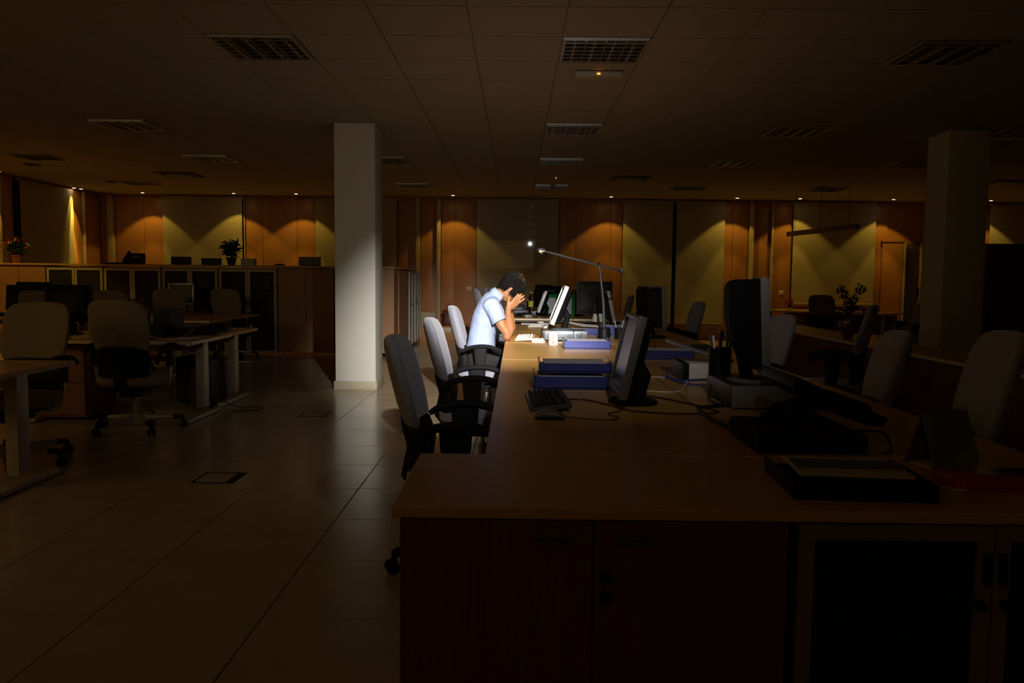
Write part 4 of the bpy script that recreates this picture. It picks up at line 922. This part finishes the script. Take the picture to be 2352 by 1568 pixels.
monitor('nearer of the twin upright monitors on the right desks', (1.26, 7.32, Zr), R(6), w=.40, h=.38, zc=.275, tilt=3, bez=M_grey, back=M_blackm, hump=.05)
monitor('farther of the twin upright monitors on the right desks', (1.30, 8.3, Zr), R(6), w=.40, h=.38, zc=.27, tilt=3, bez=M_grey, back=M_blackm, hump=.05)
# foreground right: box, low monitor, tray, calendar, folder
t = thing('device_box', 'large black box on the near right desk', 'box', (.90, 2.565, Zr))
MB().loft([[Vector((sx_ * a_, sy_ * b_, z)) for sx_, sy_ in ((-1, -1), (1, -1), (1, 1), (-1, 1))] for z, a_, b_ in ((0, .165, .16), (.052, .165, .165), (.060, .16, .16))]).build('casing', M_blackm, t, smooth=False); MB().box((0, -.163, .03), (.24, .006, .03)).build('front_plate', M_black, t)
monitor('low black monitor laid far back on the near right desk', (.93, 2.66, Zr + .061), 0, w=.38, h=.34, zc=.055, tilt=66, bez=M_black, back=M_black, hump=.02, off=(.165, .22))
cable('bundle of thin black cords right of the low monitor', [(1.16, 2.70, Zr + .02), (1.20, 2.60, Zr + .03), (1.18, 2.50, Zr + .006), (1.14, 2.42, Zr + .006), (1.11, 2.40, Zr + .006)], .004, M_black)
tray('black tray holding a magazine at the front of the counter', (.845, 2.03, Zr), R(-4), w=.335, d=.30, h=.045, paper=False, m=M_black)
t = thing('magazine', 'open magazine with a dark printed band lying in the black tray', 'magazine', (.845, 2.03, Zr + .045), R(-6))
MB().box((0, 0, .004), (.27, .20, .008), bev=.002).build('pages', mat('cream_pages', (.50, .42, .30), rough=.6), t, smooth=False)
MB().box((.005, .01, .0092), (.265, .095, .001)).build('printed_band', mat('grey_print', (.14, .13, .12), rough=.5, noise=.4, scale=60), t, smooth=False)
t = thing('desk_calendar', 'tent-shaped spiral desk calendar on the near right desk', 'calendar', (1.235, 2.30, Zr), R(20))
Rm = Matrix.Rotation(R(-20), 3, 'X')
MB().box((0, -.028, .075), (.17, .003, .16), rot=Rm).build('front_leaf', mat('calendar_print', (.22, .20, .06), rough=.5, col2=(.07, .13, .03), scale=12), t, smooth=False)
MB().box((0, .028, .075), (.17, .003, .16), rot=Matrix.Rotation(R(20), 3, 'X')).build('back_leaf', mat('calendar_card', (.20, .10, .10), rough=.6), t, smooth=False)
MB().box((0, -.015, .002), (.17, .10, .003)).build('foot_leaf', M_beige, t, smooth=False)
for k in range(12): MB().tube([(-.075 + k * .0136, .008 * math.cos(a_), .152 + .008 * math.sin(a_)) for a_ in [2 * PI * q_ / 10 for q_ in range(11)]], .0012, 5, cap=False).build('spiral_ring', M_dark, t)
t = thing('red_folder', 'glossy red folder at the right end of the counter', 'folder', (1.23, 2.06, Zr), R(-5))
MB().loft([ringsuper((0, 0, z), (1, 0, 0), (0, 1, 0), a_, a_ * .62, 24, 5) for z, a_ in ((.0, .125), (.006, .13), (.026, .128), (.032, .115))]).build('cover', M_redg, t); MB().box((0, -.0, .002), (.25, .15, .004)).build('pages', M_paper, t)

# ------------------------------------------------------------------ things on the left blocks
monitor('black monitor with its back to us on the second left block', (-3.90, 6.98, Zr), PI / 2, w=.40, h=.32, zc=.27, tilt=-2, bez=M_black, back=M_black)
t = thing('device_box', 'black box with a pale strip right of the light chair back', 'box', (-3.03, 6.95, Zr)); MB().box((0, 0, .115), (.19, .3, .23), bev=.006).build('casing', M_black, t); MB().box((-.05, -.153, .15), (.02, .005, .07)).build('label_strip', M_grey, t)
t = thing('desk_telephone', 'black telephone on the second left block', 'telephone', (-2.86, 6.75, Zr))
MB().poly([(-.09, -.09, 0), (-.09, .09, 0), (-.09, .09, .07), (-.09, -.09, .02)], (.18, 0, 0)).build('phone_body', M_black, t); MB().tube([(-.07, -.09, .05), (-.07, 0, .075), (-.07, .09, .09)], [.02, .014, .02]).build('handset', M_blackm, t)
keyboard('black keyboard by the right end of the second left block', (-2.93, 7.55, Zr), PI / 2, M_dark, M_black, 3)
mouse('pale mouse left of the black keyboard on the second left block', (-2.98, 6.50, Zr), PI / 2, M_beige, M_black)
t = thing('paper_sheet', 'flat papers at the front of the second left block', 'paper', (-2.80, 6.55, Zr)); MB().box((.05, 0, .003), (.25, .15, .004)).build('sheet', M_beige, t); MB().box((.12, .03, .008), (.2, .14, .003), rot=Matrix.Rotation(.15, 3, 'Z')).build('sheet', M_paper, t)
t = thing('device_box', 'flat black device near the right end of the second left block', 'box', (-2.75, 7.1, Zr)); MB().loft([ringsuper((0, 0, z), (1, 0, 0), (0, 1, 0), a_, a_ * .6, 16, 3) for z, a_ in ((0, .12), (.02, .12), (.04, .08))]).build('casing', M_black, t); MB().box((0, 0, .042), (.06, .03, .004)).build('front_plate', M_dark, t)
monitor('silver-rimmed dark monitor before the glazed cabinets', (-4.83, 11.62, Zr), R(-84), w=.36, h=.31, zc=.25, tilt=5, bez=M_alu, back=M_black)
monitor('black monitor near the left edge, right of a pair', (-5.98, 10.0, Zr), R(-88), w=.42, h=.34, zc=.25, tilt=6, bez=M_black, back=M_black)
monitor('black monitor near the left edge, left of a pair, lower', (-6.28, 10.2, Zr), R(-100), w=.36, h=.32, zc=.22, tilt=6, bez=M_black, back=M_black)
t = thing('telephone_clutter', 'dark telephone with coiled cord at the left edge of the third block', 'telephone', (-6.25, 9.85, Zr))
MB().box((0, 0, .025), (.18, .16, .05), bev=.01).build('phone_body', M_black, t); MB().tube([(.1 + .012 * math.cos(k * 1.3), -.05 + k * .004, .03 + .012 * math.sin(k * 1.3)) for k in range(36)], .003, 5).build('coiled_cord', M_black, t)
for x, y, lab in ((-2.86, 7.45, 'black computer tower under the second left block, nearer'), (-3.12, 7.75, 'black computer tower under the second left block, farther')):
    t = thing('computer_tower', lab, 'computer', (x, y, 0)); MB().box((0, 0, .22), (.18, .40, .42), bev=.006).build('case', M_black, t); MB().box((0, -.205, .22), (.17, .012, .40), bev=.003).build('front_panel', M_dark, t); MB().box((0, -.212, .34), (.14, .006, .04)).build('disc_drive', M_grey, t)
    for a_ in (-1, 1): MB().box((a_ * .07, 0, .005), (.03, .3, .01)).build('foot', M_black, t)
cable('thin dark cable on the floor by the left desk leg', [(-2.66, 6.9, .35), (-2.62, 7.0, .15), (-2.5, 7.2, .02), (-2.35, 7.35, .006), (-2.3, 7.15, .006), (-2.5, 7.05, .006)], .004, M_black)
# right side flowers
t = thing('flower_vase', 'glass vase of dark red flowers on the right-hand cabinets', 'vase', (3.07, 7.45, .681))
MB().lathe([(.0, 0), (.035, 0), (.045, .02), (.075, .08), (.088, .13), (.080, .17), (.055, .185), (.062, .20), (.059, .20), (.052, .185), (.075, .165), (.083, .13), (.07, .08), (.04, .025), (0, .02)], seg=24).build('vase_body', mat('dark_vase_glass', (.10, .07, .05), rough=.05, spec=.8, coat=1), t)
random.seed(12)
tips = [(-.20, .0, .36), (-.09, .0, .49), (-.05, .0, .44), (-.02, .0, .38), (.02, .0, .33), (.08, .0, .50), (.11, .0, .48), (.05, .02, .38), (.14, .0, .25), (-.13, .0, .25), (-.10, .02, .22), (.09, -.02, .19)]
b = MB()
for tx, ty, tz in tips: b.tube([(0, 0, .12), (tx * .35, ty, .12 + (tz - .12) * .5), (tx, ty, tz)], .0032, 5)
b.build('stems', M_leafd, t, kind='stuff')
for tx, ty, tz in tips:
    b = MB(); flower(b, (tx, ty, tz), .045 if tz < .47 else .024, (tx * 3, -1, .6)); flower(b, (tx + .022, ty, tz - .03), .042, (.5, -1, -.2)); flower(b, (tx - .02, ty - .01, tz - .05), .034, (-.6, -1, .1)); b.build('flower', M_redd, t)
b = MB()
for k in range(34):
    a_ = random.uniform(0, 2 * PI); s_ = random.uniform(.2, .4); leafm(b, (math.cos(a_) * .04, math.sin(a_) * .03, .16 + s_ * .3), (math.cos(a_), math.sin(a_), .7), .10, .03)
b.build('foliage', M_leafd, t, kind='stuff')
t = thing('small_flowers', 'little glass of red flowers on the pale meeting table', 'vase', (5.00, 14.75, .681))
MB().lathe([(0, 0), (.035, 0), (.045, .04), (.035, .08), (.03, .08), (.04, .04), (.03, .006), (0, .006)]).build('vase_body', M_glass, t); bouquet(t, .03, .13, .10, 16, 12, M_leaf, [M_red, M_red], .03, 8, 9, .045)

# ------------------------------------------------------------------ the woman
PX, PY = -.30, 6.97
W = thing('person', 'woman in a pale blue short-sleeved shirt, elbows on the desk, face buried in her hands', 'person', (PX, PY, 0))
L_ = lambda x, y, z: Vector((x - PX, y, z))
hc = Vector((-.040 - PX, 0, 1.126)); hf = Vector((.55, 0, -.835)); hu = Vector((.835, 0, .55)); hs = Vector((0, 1, 0))
HM = Matrix((hf, hs, hu)).transposed()       # columns: face dir, side, crown dir
def hp(f, s_, u): return hc + hf * f + hs * s_ + hu * u
def fuse(b, name, m, voxel, smooth_it, parent, disp=None):
    o = b.build(name, m, parent)
    r = o.modifiers.new('fuse', 'REMESH'); r.mode = 'VOXEL'; r.voxel_size = voxel; r.use_smooth_shade = True
    if smooth_it: s_ = o.modifiers.new('soften', 'SMOOTH'); s_.factor = .5; s_.iterations = smooth_it
    if disp:
        tx = D.textures.new(name + '_folds', 'CLOUDS'); tx.noise_scale = disp[1]; d_ = o.modifiers.new('folds', 'DISPLACE'); d_.texture = tx; d_.strength = disp[0]; d_.mid_level = .5; d_.texture_coords = 'LOCAL'
    return o
b = MB()
# torso
def tring(x, z, a_, b_, tilt=0.0, n=24, p=2.3):
    u = Vector((math.cos(tilt), 0, -math.sin(tilt))); return ringsuper(L_(x, 0, z), u, (0, 1, 0), a_, b_, n, p)
b.loft([tring(-.30, .44, .09, .13), tring(-.305, .50, .10, .14), tring(-.30, .60, .09, .12), tring(-.285, .70, .085, .105), tring(-.265, .80, .09, .115, .25), tring(-.235, .90, .085, .125, .35), tring(-.215, .97, .060, .13, .45), tring(-.195, 1.01, .045, .08, .55), tring(-.18, 1.03, .038, .05, .6)])
# neck and head
b.tube([L_(-.205, 0, .98), L_(-.17, 0, 1.03), L_(-.13, 0, 1.075), hp(-.02, 0, -.04)], [.055, .050, .048, .055], 16)
b.ball(hp(-.012, 0, .022), (.094, .074, .098), 24, HM)
b.ball(hp(.022, 0, -.045), (.068, .058, .070), 20, HM)
b.ball(hp(.052, 0, -.095), (.026, .026, .022), 14, HM)                     # chin
b.tube([hp(.078, 0, .012), hp(.096, 0, -.018), hp(.108, 0, -.036)], [.008, .010, .014], 10)   # nose
for s_ in (-1, 1):
    b.ball(hp(.074, s_ * .030, .014), (.012, .022, .010), 10, HM)           # brow
    b.ball(hp(.066, s_ * .034, -.022), (.018, .022, .020), 10, HM)          # cheek
    b.ball(hp(.008, s_ * .074, -.020), (.013, .007, .024), 12, HM)          # ear
    b.ball(hp(.016, s_ * .074, -.040), (.009, .007, .010), 8, HM)
b.ball(hp(.086, 0, -.066), (.010, .022, .006), 10, HM)                       # lips
b.ball(hp(.084, 0, -.078), (.010, .018, .006), 10, HM)
# arms and hands
def arm(s_):
    dx = 0 if s_ < 0 else .012
    sh = L_(-.205, s_ * .135, .965); el = L_(-.070 + dx, s_ * .195, .722); wr_ = L_(-.066 + dx, s_ * .082, .945)
    b.tube([sh, sh.lerp(el, .35), sh.lerp(el, .7), el + Vector((-.008, 0, .03)), el], [.046, .047, .043, .040, .036], 16)
    b.ball(el + Vector((-.004, 0, -.006)), .036, 14)
    b.tube([el, el.lerp(wr_, .22) + Vector((.016, 0, 0)), el.lerp(wr_, .5) + Vector((.010, 0, 0)), el.lerp(wr_, .8), wr_], [.036, .042, .037, .028, .0245], 16)
    h_ = Vector((.71, -s_ * .10, .70)).normalized(); y_ = Vector((-.60, s_ * .55, .57)); y_ = (y_ - h_ * y_.dot(h_)).normalized(); n_ = h_.cross(y_); n_ = n_ if n_.y * s_ > 0 else -n_
    # y_ points outwards (thumb side); palms meet near the nose
    hp_ = lambda a_, bb, yy: wr_ + h_ * a_ + n_ * bb + y_ * yy
    b.loft([ringsuper(hp_(a_, bb, yy), y_, n_, w_, t_, 16, 2.6) for a_, bb, yy, w_, t_ in ((-.012, 0, 0, .024, .021), (.010, 0, .0, .028, .019), (.035, .002, 0, .036, .016), (.065, .002, -.002, .040, .014), (.090, .0, -.003, .040, .012), (.098, 0, -.003, .036, .009))])
    b.tube([hp_(.015, -.004, .02), hp_(.045, -.012, .040)], [.016, .015], 10)
    b.tube([hp_(.020, -.006, .026), hp_(.045, -.016, .047), hp_(.070, -.030, .056), hp_(.092, -.040, .056)], [.0135, .0115, .0100, .0075], 10)  # thumb along the cheek
    fing = ((.029, .080, .004, .0088, -.006), (.010, .088, .001, .0092, -.002), (-.0095, .083, -.001, .0088, .002), (-.0285, .068, -.008, .0078, .008))
    for k, (yy, ln, fan, r_, out) in enumerate(fing):
        base = .088 if k else .086
        a0 = hp_(base, 0, yy); a1 = hp_(base + ln * .45, out * .7, yy + fan * .35); a2 = hp_(base + ln * .76, out * 1.0 - .002, yy + fan * .6); a3 = hp_(base + ln, out * 1.2 - .006, yy + fan * .75)
        b.tube([hp_(base - .03, .002, yy * .95), a0, a1, a2, a3], [r_ * .9, r_ * 1.08, r_, r_ * .9, r_ * .66], 10)
        b.ball(a0, r_ * 1.12, 8); b.ball(a1, r_ * 1.04, 8)
    return wr_
for s_ in (-1, 1): arm(s_)
# legs under the trousers
for s_ in (-1, 1):
    b.tube([L_(-.28, s_ * .085, .50), L_(-.05, s_ * .10, .505), L_(.15, s_ * .11, .50)], [.07, .06, .045], 14)
    b.tube([L_(.15, s_ * .11, .50), L_(.13, s_ * .11, .30), L_(.10, s_ * .11, .09)], [.045, .042, .028], 14)
    b.tube([L_(.09, s_ * .11, .06), L_(.20, s_ * .115, .035)], [.03, .022], 12)
fuse(b, 'body', M_skin, .0042, 3, W)
# fingernails
# shirt
b = MB()
b.loft([tring(-.300, .600, .128, .172), tring(-.300, .62, .126, .168), tring(-.295, .70, .116, .145), tring(-.282, .78, .114, .145, .15), tring(-.262, .855, .116, .158, .28), tring(-.240, .92, .112, .168, .38), tring(-.225, .98, .095, .172, .45), tring(-.205, 1.03, .075, .140, .5), tring(-.182, 1.055, .062, .085, .6), tring(-.165, 1.075, .055, .066, .7)])
for s_ in (-1, 1):
    sh = L_(-.215, s_ * .135, .985); el = L_(-.070, s_ * .195, .722)
    b.tube([L_(-.215, s_ * .08, .985), L_(-.212, s_ * .145, .975), sh.lerp(el, .28) + Vector((-.004, s_ * .006, 0)), sh.lerp(el, .46) + Vector((-.006, s_ * .008, 0)), sh.lerp(el, .52) + Vector((-.006, s_ * .008, 0))], [.072, .075, .068, .066, .066], 18)
    b.ball(L_(-.20, s_ * .055, .86), (.075, .06, .06), 14)
fuse(b, 'shirt', M_shirt, .0055, 4, W, (.014, .10))
# collar
b = MB(); n = 22
ci, co = [], []
for k in range(n + 1):
    a_ = R(35) + (2 * PI - R(70)) * k / n
    u = Vector((math.cos(.75), 0, -math.sin(.75))); c_ = L_(-.158, 0, 1.066)
    nn_ = Vector((math.sin(.75), 0, math.cos(.75)))
    ci.append(c_ + u * .060 * math.cos(a_) + Vector((0, .064, 0)) * math.sin(a_) + nn_ * .028); co.append(c_ + u * .078 * math.cos(a_) + Vector((0, .086, 0)) * math.sin(a_) - nn_ * (.016 + .014 * abs(math.cos(a_ / 2))))
b = MB()
vi = [b.b.verts.new(p) for p in ci]; vo = [b.b.verts.new(p) for p in co]
for k in range(n): b.b.faces.new((vi[k], vi[k + 1], vo[k + 1], vo[k]))
o = b.build('collar', M_shirt, W); sd = o.modifiers.new('thickness', 'SOLIDIFY'); sd.thickness = .003
# sleeve hems
for s_ in (-1, 1):
    sh = L_(-.215, s_ * .135, .985); el = L_(-.070, s_ * .195, .722); p0 = sh.lerp(el, .50) + Vector((-.006, s_ * .008, 0)); p1 = sh.lerp(el, .57) + Vector((-.006, s_ * .008, 0))
    MB().tube([p0, p1], [.0665, .0655], 22, cap=False).build('sleeve_hem', M_shirt, W).modifiers.new('thickness', 'SOLIDIFY').thickness = .0035
# trousers and shoes
b = MB()
b.loft([tring(-.30, .425, .12, .16), tring(-.305, .46, .145, .185), tring(-.305, .53, .140, .178), tring(-.30, .62, .120, .158)])
for s_ in (-1, 1):
    b.tube([L_(-.30, s_ * .085, .50), L_(-.08, s_ * .10, .505), L_(.16, s_ * .11, .50), L_(.185, s_ * .11, .47)], [.082, .076, .062, .055], 16)
    b.tube([L_(.16, s_ * .11, .50), L_(.14, s_ * .11, .30), L_(.11, s_ * .11, .10)], [.06, .055, .05], 14)
fuse(b, 'trousers', M_trous, .008, 3, W, (.01, .06))
for s_ in (-1, 1): MB().loft([ringsuper(L_(x, s_ * .113, zc_), (0, 1, 0), (0, 0, 1), w_, h_, 14, 2.6) for x, zc_, w_, h_ in ((.055, .035, .022, .028), (.08, .045, .036, .04), (.15, .035, .042, .03), (.23, .026, .040, .022), (.27, .02, .022, .014))]).build('shoe', M_black, W)
# hair: a cap over the skull with many locks
random.seed(21)
b = MB()
b.ball(hp(-.020, 0, .034), (.099, .083, .100), 22, HM)
b.ball(hp(-.046, 0, -.028), (.058, .070, .070), 18, HM)
b.ball(hp(.035, 0, .070), (.058, .066, .050), 16, HM)
def lock(pts, r_):
    n = len(pts); b.tube(pts, [r_ * (.8, 1, .9, .6, .12)[int(round(k * 4 / (n - 1)))] for k in range(n)], 6, squash=((0, 1, 0), 1.25))
def on(th, pol, lift):
    d_ = Vector((math.cos(th) * math.sin(pol), math.sin(th) * math.sin(pol), math.cos(pol)))
    return hp(-.018 + d_.x * (.098 + lift), d_.y * (.082 + lift), .030 + d_.z * (.100 + lift))
for k in range(950):
    th = random.uniform(0, 2 * PI); ff = math.cos(th)
    lim = 1.22 if ff > .3 else 1.75 if ff < -.3 else 1.45
    pol = lim * math.sqrt(random.random()); tw = random.uniform(-.18, .18); ln = random.uniform(.30, .48)
    lf = random.uniform(.0, .007)
    lock([on(th, max(.03, pol - .12), -.002), on(th + tw * .3, pol + ln * .2, .004 + lf * .4), on(th + tw * .6, pol + ln * .5, .005 + lf), on(th + tw, pol + ln * .85, .002 + lf)], random.uniform(.0032, .0055))
for s_ in (-1, 1):
    for k in range(46):     # fringe over the forehead
        yy = s_ * random.uniform(.0, .074); q_ = random.uniform(-.006, .006)
        lock([hp(.050, yy * .8, .098), hp(.084, yy * .95, .072 + q_), hp(.100 - abs(yy) * .22, yy * 1.03, .040 + q_), hp(.103 - abs(yy) * .28, yy * 1.05, .008 + random.uniform(-.014, .016))], random.uniform(.0035, .005))
    for k in range(70):     # side hair in front of the ear, longest near the cheek
        f_ = random.uniform(.018, .088); dn = .050 - abs(f_ - .040) * .9
        lock([hp(f_ - .022, s_ * .066, .070), hp(f_ - .010, s_ * .082, .030), hp(f_, s_ * .085 - s_ * max(0, f_ - .05) * .5, -.004), hp(f_ + random.uniform(-.004, .010), s_ * .078 - s_ * max(0, f_ - .05) * .8, -.010 - dn * random.uniform(.6, 1.15))], random.uniform(.0032, .005))
    for k in range(70):     # behind the ear towards the nape
        f_ = random.uniform(-.085, -.012)
        lock([hp(f_ * .9, s_ * .070, .040), hp(f_, s_ * .079, .0), hp(f_ + .006, s_ * .072, -.045), hp(f_ * .8 + .004, s_ * .056, -.075 - random.uniform(0, .022))], random.uniform(.0032, .005))
for k in range(80):
    yy = random.uniform(-.055, .055)
    lock([hp(-.100, yy, .03), hp(-.106, yy, -.01), hp(-.096, yy * .95, -.055), hp(-.072 + random.uniform(-.006, .008), yy * .85, -.092 - random.uniform(0, .02))], random.uniform(.0035, .0055))
b.build('hair', M_hair, W)
